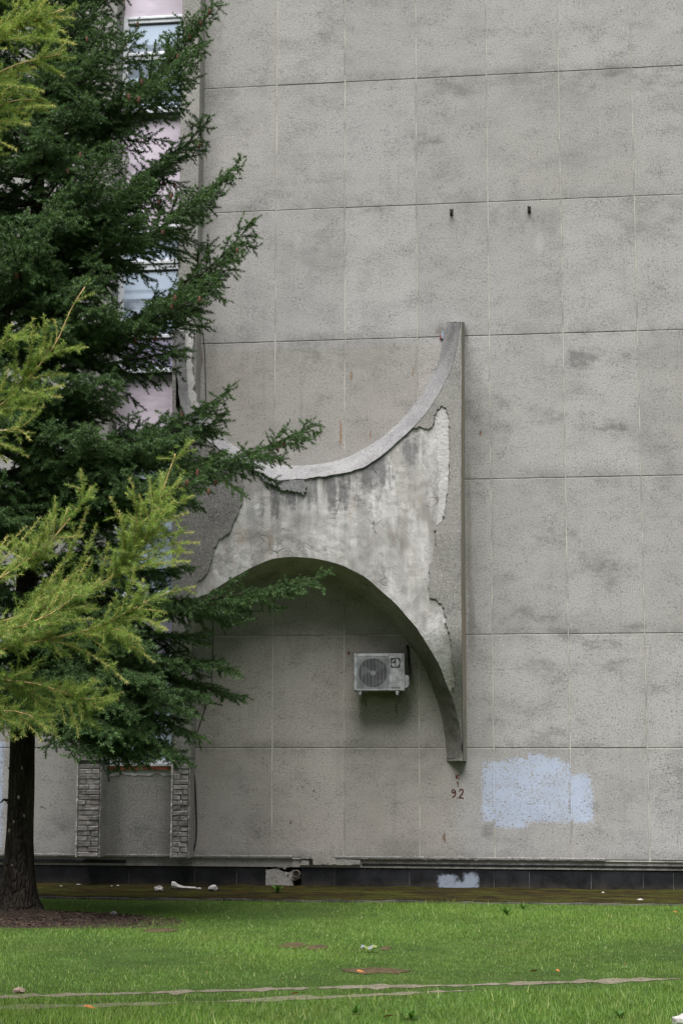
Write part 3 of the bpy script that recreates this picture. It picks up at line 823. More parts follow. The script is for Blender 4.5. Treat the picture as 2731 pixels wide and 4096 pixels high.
# brush-painted marking K 1 92, in flat strokes 2 mm proud of the wall
def strokes(name, lines, w=3.6):
    m = MB()
    for L in lines:
        q = smooth_line([P(x, y, .003) for x, y in L], max(2, 6 * len(L) - 5), 1) if len(L) > 2 else np.array([P(x, y, .003) for x, y in L])
        for a, b in zip(q[:-1], q[1:]):
            a, b = Vector(a), Vector(b); t = (b - a).normalized(); n = Vector((-t.z, 0, t.x)) * (w / 302 / 2) * random.uniform(.8, 1.25)
            m.add([a - n - t * .001, b - n + t * .001, b + n + t * .001, a + n - t * .001], [(0, 1, 2, 3)])
    return m.build(name, MAT['marking'], bld)
strokes('painted_letter', [[(1822, 3098), (1824, 3116)], [(1837, 3098), (1824, 3107)], [(1824, 3107), (1836, 3115)]])
strokes('painted_digit', [[(1826, 3131), (1831, 3127), (1831, 3147)]])
strokes('painted_digit', [[(1820, 3164), (1812, 3157), (1806, 3164), (1810, 3172), (1818, 3170), (1820, 3162), (1821, 3174), (1818, 3184), (1808, 3189)]], 5.0)
strokes('painted_dot', [[(1827, 3191), (1831, 3191)]], 3.5)
strokes('painted_digit', [[(1836, 3166), (1839, 3158), (1847, 3157), (1852, 3164), (1848, 3174), (1838, 3186), (1836, 3193)], [(1836, 3192), (1844, 3190), (1853, 3194)]], 5.0)
# scrawl of white chalk on the left wall
mk = strokes('chalk_scrawl', [[(158, 3222), (165, 3228)], [(163, 3224), (172, 3226), (178, 3231), (186, 3231)]], 4); mk.data.materials.clear(); mk.data.materials.append(MAT['rubble'])

# torn pilaster render beside the left horn and a grey flashing strip
slab('flashing', [(777, 1322), (795, 1345), (791, 1590), (777, 1570), (774, 1450)], .02, .34, MAT['metal'], bld)

# ------------------------------------------------------------------ the flared concrete arch
orn = empty('concrete_arch', P(1280, 3030, .4))
tag(orn, 'large flared concrete arch with two horns and crumbling render, projecting from the wall', 'arch')
DF = .80
def DFY(y):
    t = min(1, max(0, (y - 2500) / 534)); return DF - .60 * t * t * (3 - 2 * t)      # the legs thin out towards their feet
TW = [(1785, 1288), (1778, 1312), (1769, 1360), (1763, 1399), (1751, 1443), (1733, 1494), (1710, 1536), (1688, 1576), (1650, 1622), (1595, 1690), (1526, 1751), (1465, 1789),
      (1389, 1829), (1327, 1848), (1236, 1861), (1129, 1862), (1040, 1840), (985, 1812), (933, 1780), (899, 1751), (865, 1705), (842, 1675), (812, 1625), (795, 1560), (790, 1480), (788, 1320)]
TF = [(1842, 1289), (1839, 1321), (1829, 1378), (1818, 1435), (1805, 1479), (1781, 1527), (1763, 1565), (1739, 1601), (1715, 1640), (1680, 1682), (1650, 1714), (1542, 1812), (1465, 1866),
      (1389, 1893), (1312, 1903), (1220, 1918), (1113, 1923), (1037, 1900), (935, 1838), (849, 1776), (792, 1736), (748, 1690), (720, 1610), (706, 1450), (700, 1324)]
BW = [(1783, 3034), (1781, 2976), (1772, 2906), (1759, 2842), (1740, 2785), (1708, 2695), (1663, 2612), (1606, 2536), (1555, 2466), (1472, 2403), (1389, 2353), (1312, 2320), (1236, 2302), (1159, 2301), (1083, 2312),
      (1006, 2335), (930, 2372), (865, 2420), (818, 2480), (794, 2560), (782, 2700), (778, 2800)]
BF = [(1849, 3034), (1845, 2944), (1829, 2874), (1810, 2791), (1784, 2736), (1759, 2663), (1721, 2600), (1670, 2517), (1587, 2418), (1529, 2368), (1465, 2310), (1373, 2262), (1312, 2244), (1251, 2232), (1159, 2226), (1083, 2236),
      (1006, 2270), (930, 2312), (850, 2362), (792, 2402), (755, 2480), (732, 2600), (722, 2800)]
NS = 170
def match(a, b, n):
    """resample both curves so that equal indices face each other"""
    return smooth_line(a, n, 3), smooth_line(b, n, 3)
tw, tf = match(TW, TF, NS); bw, bf = match(BW, BF, NS)
def rough_strip(name, cw, cf, mat, over, amp, seed, flip, k=12):
    V = []; F = []; n = len(cw)
    for i in range(n):
        a = P(cw[i][0], cw[i][1], -.004); b = P(cf[i][0], cf[i][1], DFY(cf[i][1]))
        for j in range(k):
            t = j / (k - 1); p = a.lerp(b, t)
            if over and j == k - 1: p.y -= over
            q = Vector((p.x * 9, p.y * 9, p.z * 9 + seed))
            d = amp * (noise.noise(q) + .6 * noise.noise(q * 2.7) + .4 * noise.noise(q * 6))
            if 0 < j: p.z += d; p.x += d * .6
            V.append(p)
    for i in range(n - 1):
        for j in range(k - 1):
            a = i * k + j; f = (a, a + 1, a + k + 1, a + k); F.append(f if not flip else tuple(reversed(f)))
    return mesh(name, V, F, mat, orn, True)
ledge = rough_strip('ledge', tw, tf, MAT['ledge'], .03, .014, 0, False)
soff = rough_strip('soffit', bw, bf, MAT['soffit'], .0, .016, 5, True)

# front face: columns between the two front curves
def yat(curve, x):
    o = np.argsort(curve[:, 0]); return np.interp(x, curve[o, 0], curve[o, 1])
us = np.concatenate([np.linspace(722, 1640, 110), np.linspace(1648, 1838, 46), np.array([1841, 1844])])
V = []; F = []; k = 60
for x in us:
    y0 = yat(tf, x); y1 = yat(bf, x)
    if x > 1838: y0 = min(y0, 1330)
    for j in range(k):
        t = j / (k - 1); p = P(x, y0 + (y1 - y0) * t, DFY(y0 + (y1 - y0) * t))
        q = Vector((p.x * 5, p.z * 5, 3)); e = min(1, 8 * t, 8 * (1 - t))
        p.y += -.002 + .010 * e * (noise.noise(q) + .5 * noise.noise(q * 3.1))
        V.append(p)
for i in range(len(us) - 1):
    for j in range(k - 1):
        a = i * k + j; F.append((a, a + 1, a + k + 1, a + k))
face = mesh('face', V, F, MAT['combed'], orn, True)

# outer sides and tips
def quad_strip(name, A, B, mat, flip=False):
    V = []; F = []; n = len(A)
    for a, b in zip(A, B):
        for t in (0, .33, .66, 1): V.append(Vector(a).lerp(Vector(b), t))
    for i in range(n - 1):
        for j in range(3):
            c = i * 4 + j; f = (c, c + 1, c + 5, c + 4); F.append(tuple(reversed(f)) if flip else f)
    return mesh(name, V, F, mat, orn, True)
rw = [(1856, 1288), (1858, 1700), (1860, 2200), (1863, 2600), (1867, 3036)]
rf = [(1843, 1288), (1842, 1700), (1843, 2200), (1847, 2600), (1851, 3036)]
rwq, rfq = resample(rw, 60), resample(rf, 60)
quad_strip('side', [P(x, y, -.004) for x, y in rwq], [P(x, y, DFY(y)) for x, y in rfq], MAT['side'])
lw = resample([(690, 1320), (690, 1700), (690, 2300), (690, 2800)], 30)
quad_strip('side', [P(x, y, DFY(y)) for x, y in lw], [P(x + 50, y, -.004) for x, y in lw], MAT['side'])
# front face strip left of the curves' left ends and slivers that close the face at the right
quad_strip('face_edge', [P(x, y, DFY(y)) for x, y in lw], [P(704, y, DFY(y)) if y < 1640 else P(723, y, DFY(y)) for x, y in lw], MAT['dark_render'], True)
def cap_face(name, pts, mat):
    return mesh(name, pts, [tuple(range(len(pts)))], mat, orn)
cap_face('tip', [P(1783, 3034, -.004), P(1867, 3036, -.004), P(1851, 3036, DFY(3036)), P(1849, 3034, DFY(3034))], MAT['soffit'])
tip = MB()
a, b, c, d = P(1784, 3036, 0), P(1866, 3036, 0), P(1852, 3034, .19), P(1840, 3034, .19)
tip.add([a, b, c, d] + [v - Vector((0, 0, .03)) for v in (a, b, c, d)], [(0, 1, 2, 3), (7, 6, 5, 4), (0, 4, 5, 1), (1, 5, 6, 2), (2, 6, 7, 3), (3, 7, 4, 0)])
tip.build('foot', MAT['soffit'], orn)
cap_face('tip', [P(1785, 1288, -.004), P(1842, 1288, DF), P(1843, 1288, DF), P(1856, 1288, -.004)], MAT['ledge'])

# remnants of the outer render still clinging to the face
right = [(1653, 1716), (1680, 1706), (1707, 1713), (1730, 1710), (1736, 1667), (1748, 1640), (1769, 1625), (1784, 1640), (1797, 1664), (1796, 1700), (1799, 1771), (1797, 1875), (1793, 1950), (1775, 2080), (1745, 2103),
         (1741, 2187), (1718, 2264), (1710, 2348), (1718, 2394), (1748, 2398), (1775, 2440), (1788, 2510), (1804, 2568), (1810, 2657), (1820, 2708), (1813, 2772)]
nr_ = len(right)
right_edge = [(1826, 2850), (1840, 2910), (1848, 2980)] + [(1847, 2600), (1842, 2200), (1841, 1700), (1842, 1300)] + [tuple(tf[i]) for i in range(4, 80) if tf[i][0] > 1660][::4]
poly = ragged(right + right_edge, 7, 3.2, 4, keep=tuple(range(nr_ - 1, nr_ + len(right_edge))))
slab('render_remnant', poly, DF - .01, DF + .026, MAT['wall_plain'], orn)
left = [(975, 1868), (976, 1977), (968, 2030), (952, 2061), (933, 2103), (926, 2130), (883, 2153), (868, 2183), (849, 2237), (845, 2260), (818, 2306), (792, 2325), (780, 2372), (765, 2440)]
nl = len(left)
left_edge = [(735, 2600), (722, 2780), (690, 2790), (690, 1700), (720, 1640)] + [(748, 1694), (792, 1740), (849, 1780), (935, 1842)]
poly = ragged(left + left_edge, 9, 3.4, 9, keep=tuple(range(nl - 1, nl + len(left_edge))))
slab('render_remnant', poly, DF - .01, DF + .030, MAT['dark_render'], orn)
lip = [(1040, 1906), (1083, 1937), (1108, 1944), (1129, 1962), (1190, 1968), (1217, 1984), (1228, 1960), (1222, 1936), (1213, 1920), (1113, 1925)]
slab('render_remnant', ragged(lip, 6, 3.0, 3, keep=(8, 9)), DF - .005, DF + .045, MAT['ledge'], orn)
smooth_patch = [(1738, 1668), (1749, 1642), (1769, 1628), (1783, 1643), (1795, 1666), (1795, 1800), (1792, 1950), (1772, 2080), (1747, 2100), (1757, 1950), (1748, 1800)]
slab('mortar_patch', ragged(smooth_patch, 12, 2.5, 6), DF - .004, DF + .008, MAT['pale'], orn)
# torn render on the left horn's ledge: bare aggregate
ob = []
for (x, y) in ragged([(712, 1330), (778, 1322), (772, 1450), (780, 1560), (800, 1640), (770, 1690), (735, 1640), (715, 1560)], 14, 3, 31): ob.append((x, y))
slab('render_remnant', ob, .36, .43, MAT['pale'], orn)
# a chip of blue and red paint on the right horn's edge
slab('paint_chip', ragged([(1766, 1330), (1774, 1322), (1775, 1350), (1768, 1358), (1764, 1345)], 5, .8, 3), .0, .03, simple('pale blue paint chip', (.25, .29, .36)), orn)
slab('paint_chip', ragged([(1757, 1345), (1763, 1340), (1766, 1354), (1760, 1356)], 4, .5, 5), .0, .028, simple('brick red chip', (.22, .06, .05)), orn)

# ------------------------------------------------------------------ air conditioner
AD = .42
ac = empty('air_conditioner', P(1515, 2764, .25))
tag(ac, 'dusty white outdoor air conditioner unit mounted on the wall under the arch', 'air conditioner')
MAT['ac'] = simple('grimy white enamel', (.255, .265, .27), .55, .3, 11)
MAT['ac_dark'] = simple('dark fan housing', (.035, .037, .04), .7)
MAT['ac_wire'] = simple('grey wire', (.20, .205, .21), .5)
MAT['ac_grey'] = simple('grey badge', (.30, .31, .31), .5)
def AP(px, py, d=AD): return P(px, py, d)
x0, x1 = AP(1414, 2700).x, AP(1617, 2700).x; z1, z0 = AP(1500, 2614).z, AP(1500, 2764).z
W_, H_ = x1 - x0, z1 - z0
fx0, fx1 = AP(1428, 2700).x, AP(1554, 2700).x; fz1, fz0 = AP(1500, 2628).z, AP(1500, 2753).z
fcx, fcz, fr_ = AP(1491, 2690).x, AP(1491, 2692).z, AP(1550, 2690).x - AP(1491, 2690).x
# casing: body with a round opening in the front plate
cb = MB()
cb.box(x0, x1, -AD + .016, -AD + .27, z0, z1, .010)
body = cb.build('casing', MAT['ac'], ac)
fp = MB(); n = 40
outer = []
for kk in range(n):
    w = 2 * math.pi * kk / n; c, s = math.cos(w), math.sin(w)
    hx = (fx1 - fcx) if c > 0 else (fcx - fx0); hz = (fz1 - fcz) if s > 0 else (fcz - fz0)
    t = min(hx / abs(c) if abs(c) > 1e-6 else 9, hz / abs(s) if abs(s) > 1e-6 else 9)
    outer.append((fcx + c * t, fcz + s * t))
for (ox, oz) in outer: fp.V.append((ox, -AD, oz))
for kk in range(n):
    w = 2 * math.pi * kk / n; fp.V.append((fcx + fr_ * math.cos(w), -AD, fcz + fr_ * math.sin(w)))
for kk in range(n):
    w = 2 * math.pi * kk / n; fp.V.append((fcx + fr_ * .96 * math.cos(w), -AD + .013, fcz + fr_ * .96 * math.sin(w)))
for a_ in range(2):
    for kk in range(n):
        l = (kk + 1) % n; fp.F.append((a_ * n + kk, a_ * n + l, (a_ + 1) * n + l, (a_ + 1) * n + kk))
fp.build('fan_surround', MAT['ac'], ac)
fm = MB()
fm.box(x0 + .004, fx0 - .003, -AD - .006, -AD + .02, z0 + .004, z1 - .004, .010)
fm.box(fx0 - .002, fx1 + .002, -AD - .004, -AD + .02, fz1 + .002, z1 - .004, .006); fm.box(fx0 - .002, fx1 + .002, -AD - .006, -AD + .02, z0 + .004, fz0 - .002, .006)
fm.build('front_frame', MAT['ac'], ac)
MB().box(fx1 + .004, AP(1609, 2700).x, -AD - .005, -AD + .02, z0 + .004, z1 - .004, .006).build('service_panel', MAT['ac'], ac)
MB().box(AP(1560, 2700).x, AP(1603, 2700).x, -AD - .010, -AD - .004, AP(1580, 2752).z, AP(1580, 2630).z, .003).build('service_door', MAT['ac'], ac)
dk = MB(); dk.V = [(fcx, -AD + .0145, fcz)] + [(fcx + fr_ * math.cos(2 * math.pi * i / 36), -AD + .0145, fcz + fr_ * math.sin(2 * math.pi * i / 36)) for i in range(36)]
dk.F = [(0, 1 + i, 1 + (i + 1) % 36) for i in range(36)]; dk.build('fan_well', MAT['ac_dark'], ac)
for b_ in range(3):
    a0 = 2 * math.pi * b_ / 3 + .5; m_ = MB(); ns = 8
    for i in range(ns):
        t = i / (ns - 1); r_ = fr_ * (.2 + .7 * t); sw = .5 * t
        for (da, dy) in ((-.42, .010), (.42, .0015)):
            w = a0 + sw + da * (.7 + .5 * t); m_.V.append((fcx + r_ * math.cos(w), -AD + dy, fcz + r_ * math.sin(w)))
    m_.F = [(2 * i, 2 * i + 1, 2 * i + 3, 2 * i + 2) for i in range(ns - 1)]
    m_.build('fan_blade', simple('grey fan blade', (.10, .105, .11), .5) if b_ == 0 else bpy.data.materials['grey fan blade'], ac)
hb = MB(); hb.tube([(fcx, -AD + .012, fcz), (fcx, -AD - .004, fcz)], fr_ * .17, 16); hb.build('fan_hub', MAT['ac_grey'], ac)
for i in range(9):
    x = fx0 + (fx1 - fx0) * (i + .5) / 9
    MB().tube([(x, -AD - .014, fz0 + .004), (x, -AD - .014, fz1 - .004)], .0032, 5).build('grille_bar', MAT['ac_wire'], ac)
gw = MB()
for i in range(44):
    z = fz0 + (fz1 - fz0) * (i + .5) / 44; gw.tube([(fx0 + .003, -AD - .010, z), (fx1 - .003, -AD - .010, z)], .0014, 3)
gw.build('grille_wires', MAT['ac_wire'], ac)
bx_, bz_ = AP(1581, 2650).x, AP(1581, 2651).z; bs = (AP(1601, 2650).x - AP(1562, 2650).x) / 2
bd = MB().box(bx_ - bs, bx_ + bs, -AD - .013, -AD - .0105, bz_ - bs, bz_ + bs, .001).build('badge', MAT['ac_dark'], ac)
lg = MB()
def sector(cx, cz, pts): 
    n0 = len(lg.V); lg.V += [(x, -AD - .0145, z) for x, z in pts]; lg.F.append(tuple(range(n0, n0 + len(pts))))
sector(0, 0, [(bx_ + bs * (.12 + .68 * max(0, math.cos(w))), bz_ + bs * .82 * math.sin(w)) for w in np.linspace(-math.pi / 2, math.pi / 2, 14)])
sector(0, 0, [(bx_ - bs * .06, bz_ - bs * .12)] + [(bx_ - bs * .06 - bs * .80 * math.sin(w), bz_ - bs * .12 - bs * .72 * math.cos(w)) for w in np.linspace(0, math.pi / 2, 10)])
sector(0, 0, [(bx_ - bs * .12, bz_ + bs * .55), (bx_ - bs * .55, bz_ + bs * .1), (bx_ - bs * .80, bz_ + bs * .12), (bx_ - bs * .6, bz_ + bs * .5), (bx_ - bs * .2, bz_ + bs * .78)][::-1])
lg.build('emblem', MAT['ac_grey'], ac)
MB().box(AP(1563, 2700).x, AP(1601, 2700).x, -AD - .0125, -AD - .0105, AP(1580, 2750).z, AP(1580, 2742).z).build('name_plate', MAT['ac_wire'], ac)
vc = MB(); zc, zt2 = AP(1625, 2752).z, AP(1625, 2700).z
prof = [(0, zc), (.045, zc + .02), (.058, zc + .06), (.058, zt2 - .03), (.04, zt2), (0, zt2 + .005)]
for (dx, z) in prof: vc.V += [(x1 + dx, -AD + .05, z), (x1 + dx, -AD + .2, z)]
vc.F = [(2 * i, 2 * i + 1, 2 * i + 3, 2 * i + 2) for i in range(5)] + [tuple(range(0, 12, 2))] + [tuple(range(11, 0, -2))]
vc.build('valve_cover', MAT['ac'], ac)
for px in (1440, 1588):
    x = AP(px, 2770).x
    MB().box(x - .02, x + .02, -AD - .0, -AD + .26, z0 - .026, z0 - .001, .003).build('foot', MAT['ac'], ac)
    br = MB(); br.box(x - .016, x + .016, -AD - .02, -.001, z0 - .055, z0 - .027, .002)
    br.box(x - .014, x + .014, -.022, -.001, z0 - .15, z0 - .056, .002)
    br.build('bracket', MAT['ac_wire'], ac)
hp = [AP(1636, 2715, .30), P(1640, 2690, .2), P(1634, 2640, .06), P(1632, 2590, .05), P(1628, 2582, .02)]
MB().tube(smooth_line(hp, 14, 1), .018, 7).build('pipe', MAT['cable'], ac, True)
MB().tube(smooth_line([AP(1586, 2768, .25), P(1587, 2790, .1), P(1586, 2850, .02)], 10, 1), .006, 5).build('drain_hose', MAT['ac_wire'], ac, True)

# ------------------------------------------------------------------ wall brackets and cables
for (px, py, lab) in ((1805, 849, 'small rusty iron bracket high on the wall, left of the two'), (2115, 838, 'small rusty iron bracket high on the wall, right of the two')):
    c = P(px, py, 0); b = empty('iron_bracket', (c.x, 0, c.z)); tag(b, lab, 'bracket', 'iron brackets high on the wall')
    m_ = MB(); w, h = .024, .052
    m_.box(c.x - w, c.x + w, -.012, .0, c.z - h, c.z + h, .003); m_.build('plate', MAT['iron'], b)
    m2 = MB(); m2.box(c.x - w * .55, c.x + w * .55, -.09, -.0125, c.z - h * .9, c.z + h * .55, .006); m2.build('lug', MAT['iron'], b)
    MB().tube([(c.x + w * .3, -.092, c.z + h * .3), (c.x + w * .3, -.108, c.z + h * .3)], .009, 6).build('bolt', MAT['ac_grey'], b)
    MB().tube([(c.x, -.092, c.z - h * .6), (c.x, -.104, c.z - h * .6)], .008, 6).build('bolt', MAT['iron'], b)
def cable(pts, r, lab, ds=.02):
    q = smooth_line([P(x, y, d) for x, y, d in pts], 70, 2)
    o = MB().tube(q, r, 6).build('cable', MAT['cable'], None, True); tag(o, lab, 'cable')
cable([(821, -300, .02), (818, 0, .02), (812, 400, .02), (806, 800, .02), (803, 1150, .02), (801, 1258, .02), (811, 1319, .02), (820, 1395, .02), (824, 1587, .02), (826, 1640, .02)], .0055,
      'thin black cable running down the upper wall beside the pilaster')
cable([(853, 2440, .02), (853, 2540, .02), (852, 2630, .02), (845, 2770, .02), (828, 2812, .02), (786, 2938, .02)], .0055,
      'thin black cable sagging down the wall inside the arch at the left')
cable([(764, 3025, .05), (768, 3035, .05), (779, 3110, .03), (784, 3190, .03), (787, 3280, .03), (786, 3350, .03), (778, 3390, .03), (766, 3420, .04)], .010,
      'thick black cable looping down the side of the brick pilaster')

# ------------------------------------------------------------------ conifers
def unit(a): return a / np.maximum(np.linalg.norm(a, axis=-1, keepdims=True), 1e-9)
UPV = np.array([0., 0., 1.])

def needle_mesh(S, D, L, per_m, ln, wd, amin, amax, tone0, r, nmin=8):
    """single-triangle needles all round shoots S + t L D"""
    n = np.maximum(nmin, (L * per_m).astype(int)); idx = np.repeat(np.arange(len(S)), n); N = len(idx)
    t = r.random(N) ** .9
    D_ = D[idx]; base = S[idx] + D_ * (L[idx] * t)[:, None]
    ref = np.where(np.abs(D_[:, 2:3]) < .9, UPV, np.array([1., 0, 0]))
    u = unit(np.cross(D_, ref)); v = np.cross(D_, u)
    ph = r.random(N) * 2 * np.pi
    ang = np.radians(amin + (amax - amin) * r.random(N)) * np.where(t > .88, .6, 1.0)
    d = np.cos(ang)[:, None] * D_ + np.sin(ang)[:, None] * (np.cos(ph)[:, None] * u + np.sin(ph)[:, None] * v)
    l = ln * (.75 + .4 * r.random(N)) * np.where(t > .9, .8, 1.0)
    side = unit(np.cross(d, r.normal(0, 1, (N, 3)))) * (wd / 2)
    V = np.empty((N, 3, 3), np.float32); V[:, 0] = base - side; V[:, 1] = base + side; V[:, 2] = base + d * l[:, None]
    tn = np.clip(tone0[idx] + r.normal(0, .10, N) + .22 * (t - .5), 0, 1)
    return V.reshape(-1, 3), np.arange(N * 3).reshape(-1, 3), np.repeat(tn, 3)

def sticks(A, B, r0, r1):
    """three-sided tapered sticks between points"""
    A, B = np.asarray(A), np.asarray(B); n = len(A); d = unit(B - A)
    ref = np.where(np.abs(d[:, 2:3]) < .9, UPV, np.array([1., 0, 0])); u = unit(np.cross(d, ref)); v = np.cross(d, u)
    V = np.empty((n, 6, 3))
    for k in range(3):
        w = 2 * np.pi * k / 3; o = np.cos(w) * u + np.sin(w) * v
        V[:, k] = A + o * np.asarray(r0).reshape(-1, 1); V[:, 3 + k] = B + o * np.asarray(r1).reshape(-1, 1)
    T = []
    for k in range(3):
        l = (k + 1) % 3; T += [(k, l, 3 + l), (k, 3 + l, 3 + k)]
    T = np.array(T)[None] + (np.arange(n) * 6)[:, None, None]
    return V.reshape(-1, 3), T.reshape(-1, 3)

def bezier(p, n):
    t = np.linspace(0, 1, n)[:, None]; p = [np.array(q, float) for q in p]
    return (1 - t) ** 3 * p[0] + 3 * t * (1 - t) ** 2 * p[1] + 3 * t * t * (1 - t) * p[2] + t ** 3 * p[3]

def trunk_mesh(foot, h, r0, flare, lean, seed, mat, parent, rings=90, seg=28):
    V = []; F = []
    for i in range(rings):
        t = i / (rings - 1); z = h * t ** 1.35
        for k in range(seg):
            w = 2 * math.pi * k / seg
            r = r0 * (1 - .93 * (z / h)) + flare * math.exp(-z / .26) * (1 + .45 * math.cos(5 * w + seed) * math.exp(-z / .3))
            q = Vector((math.cos(w) * 2.2, math.sin(w) * 2.2, z * 2.6 + seed)); r *= 1 + .05 * noise.noise(q) + .035 * noise.noise(q * 3)
            V.append((foot.x + lean * z + r * math.cos(w), foot.y + r * math.sin(w), foot.z - .06 + z))
    for i in range(rings - 1):
        for k in range(seg):
            l = (k + 1) % seg; F.append((i * seg + k, i * seg + l, (i + 1) * seg + l, (i + 1) * seg + k))
    return mesh('trunk', V, F, mat, parent, True)

# ---- Douglas fir
fir = empty('fir_tree', TREE)
tag(fir, 'tall dark green fir tree with hanging brown cones, standing close to the wall', 'tree')
FH = 15.5
trunk_mesh(TREE, FH, .165, .24, .0, 2, MAT['bark'], fir)
for (px, py, s) in [(105, 3071, .02), (42, 3073, .016), (47, 3124, .018), (92, 3188, .022), (36, 3210, .018), (72, 3285, .022), (54, 3320, .026), (68, 3458, .024), (112, 3262, .02)]:
    r_ = ray(px, py); t_ = (DIST + TREE.y) / r_[1]
    x = r_[0] * t_; z = CAMZ + r_[2] * t_; rr_ = .165 * (1 - .93 * z / FH)
    dx = min(max(x - TREE.x, -rr_ * .98), rr_ * .98); y = TREE.y - math.sqrt(max(0, rr_ ** 2 - dx ** 2))
    m_ = MB(); V_ = []
    for i in range(7):
        w = 2 * math.pi * i / 7; V_.append((TREE.x + dx + s * .7 * math.cos(w) * random.uniform(.7, 1.2), y - .004, z + s * math.sin(w) * random.uniform(.7, 1.3)))
    V_.append((TREE.x + dx, y - .022, z)); m_.add(V_, [(i, (i + 1) % 7, 7) for i in range(7)]); m_.build('branch_scar', MAT['scar'], fir)
# dead stub at the left
MB().tube([(TREE.x - .13, TREE.y, P(30, 3205, -TREE.y).z), (TREE.x - .20, TREE.y - .02, P(20, 3205, -TREE.y).z + .02), (TREE.x - .24, TREE.y - .02, P(0, 3212, -TREE.y).z)], [.03, .014, .008], 6).build('stub', MAT['bark'], fir)

FIR_TIPS = []                                   # (tip position, bough object) for the cones
def fir_bough(p, r, dens=1.0, tone=.45, t0=.16, smax=.72, flat=.30):
    ax = bezier(p, 40); seg = np.linalg.norm(np.diff(ax, axis=0), axis=1); cum = np.r_[0, np.cumsum(seg)]; Lb = cum[-1]
    S = []; D = []; L = []; T = []; A = []; B = []; R0 = []; R1 = []
    s = t0 * Lb; side = 1 if r.random() < .5 else -1
    while s < Lb - .03:
        p0 = np.array([np.interp(s, cum, ax[:, i]) for i in range(3)])
        i = min(np.searchsorted(cum, s), len(ax) - 1); tan = unit(ax[min(i + 1, 39)] - ax[max(i - 2, 0)])
        sd_ = unit(np.cross(tan, UPV)); nn = np.cross(sd_, tan)
        rem = Lb - s
        l = min(smax, .10 + .46 * rem ** .85) * r.uniform(.7, 1.12) * min(1, .45 + 1.1 * s / Lb)
        d = unit(tan * r.uniform(.62, .95) + sd_ * side * r.uniform(.55, .95) + nn * r.normal(-.06, flat))
        sag = np.array([0, 0, -.16 * l * (1 + .5 * r.random())])
        pts = [p0, p0 + d * l * .5 + sag * .3, p0 + d * l + sag * .75]
        for a, b in zip(pts[:-1], pts[1:]):
            dd = b - a; ll = np.linalg.norm(dd)
            S.append(a); D.append(dd / ll); L.append(ll); T.append(tone + .05); A.append(a); B.append(b); R0.append(.0042); R1.append(.0028)
        m = max(2, int(l / .044 * dens)); f = (np.arange(m) + r.random(m) * .6) / m * .9 + .08
        lat = unit(np.cross(d, nn)); sg = np.where(np.arange(m) % 2 == 0, 1, -1)[:, None]
        st = np.where((f < .5)[:, None], p0 + (pts[1] - p0) * (f * 2)[:, None], pts[1] + (pts[2] - pts[1]) * (f * 2 - 1)[:, None])
        td = unit(d * r.uniform(.55, .95, (m, 1)) + lat * sg * r.uniform(.5, .95, (m, 1)) + nn * r.normal(-.10, .50, (m, 1)) + np.array([0, 0, -.16]))
        tl = (.085 + .13 * r.random(m) * (1 - f * .45)) * (.75 + .6 * l / smax)
        S += list(st); D += list(td); L += list(tl); T += list(tone + r.normal(0, .13, m) + .18 * (s / Lb) * f)
        side = -side; s += r.uniform(.05, .085) / dens
    a, b = ax[-9], ax[-1]
    for i in range(28, 39):
        dd = ax[i + 1] - ax[i]; ll = np.linalg.norm(dd); S.append(ax[i]); D.append(dd / ll); L.append(ll * 1.05); T.append(tone + .22)
    return ax, np.array(S), unit(np.array(D)), np.array(L), np.array(T), (np.array(A), np.array(B), np.array(R0), np.array(R1))

NPM = 420
def add_fir_bough(p, r, **kw):
    ax, S, D, L, T, st = fir_bough(p, r, **kw)
    n = len(ax); lb = np.linalg.norm(ax[-1] - ax[0]); r0 = .010 + .0075 * lb
    sv, stt = sticks(*st)
    m = MB().tube([Vector(q) for q in ax[::2]], list(np.linspace(r0, .004, len(ax[::2]))), 6)
    F = [];
    for f in m.F:
        for i in range(1, len(f) - 1): F.append((f[0], f[i], f[i + 1]))
    wv = np.vstack([np.array(m.V), sv]); wt_ = np.vstack([np.array(F), stt + len(m.V)])
    bo = fast_mesh('bough', wv, wt_, MAT['twig'], fir)
    bo.location = (0, 0, 0)
    V, Tr, tn = needle_mesh(S, D, L, NPM, .036, .0092, 44, 82, T, r)
    nd = fast_mesh('needles', V - np.array(TREE), Tr, MAT['fir'], None, tn); nd.parent = bo; nd['kind'] = 'stuff'
    k = L > .05
    FIR_TIPS.append((S[k] + D[k] * (L[k] * .6)[:, None], bo))

def tpt(px, py, dy=0.0):
    """pixel -> point dy metres nearer to the camera than the trunk"""
    return np.array(P(px, py, -TREE.y + dy))
Q = 1.7417
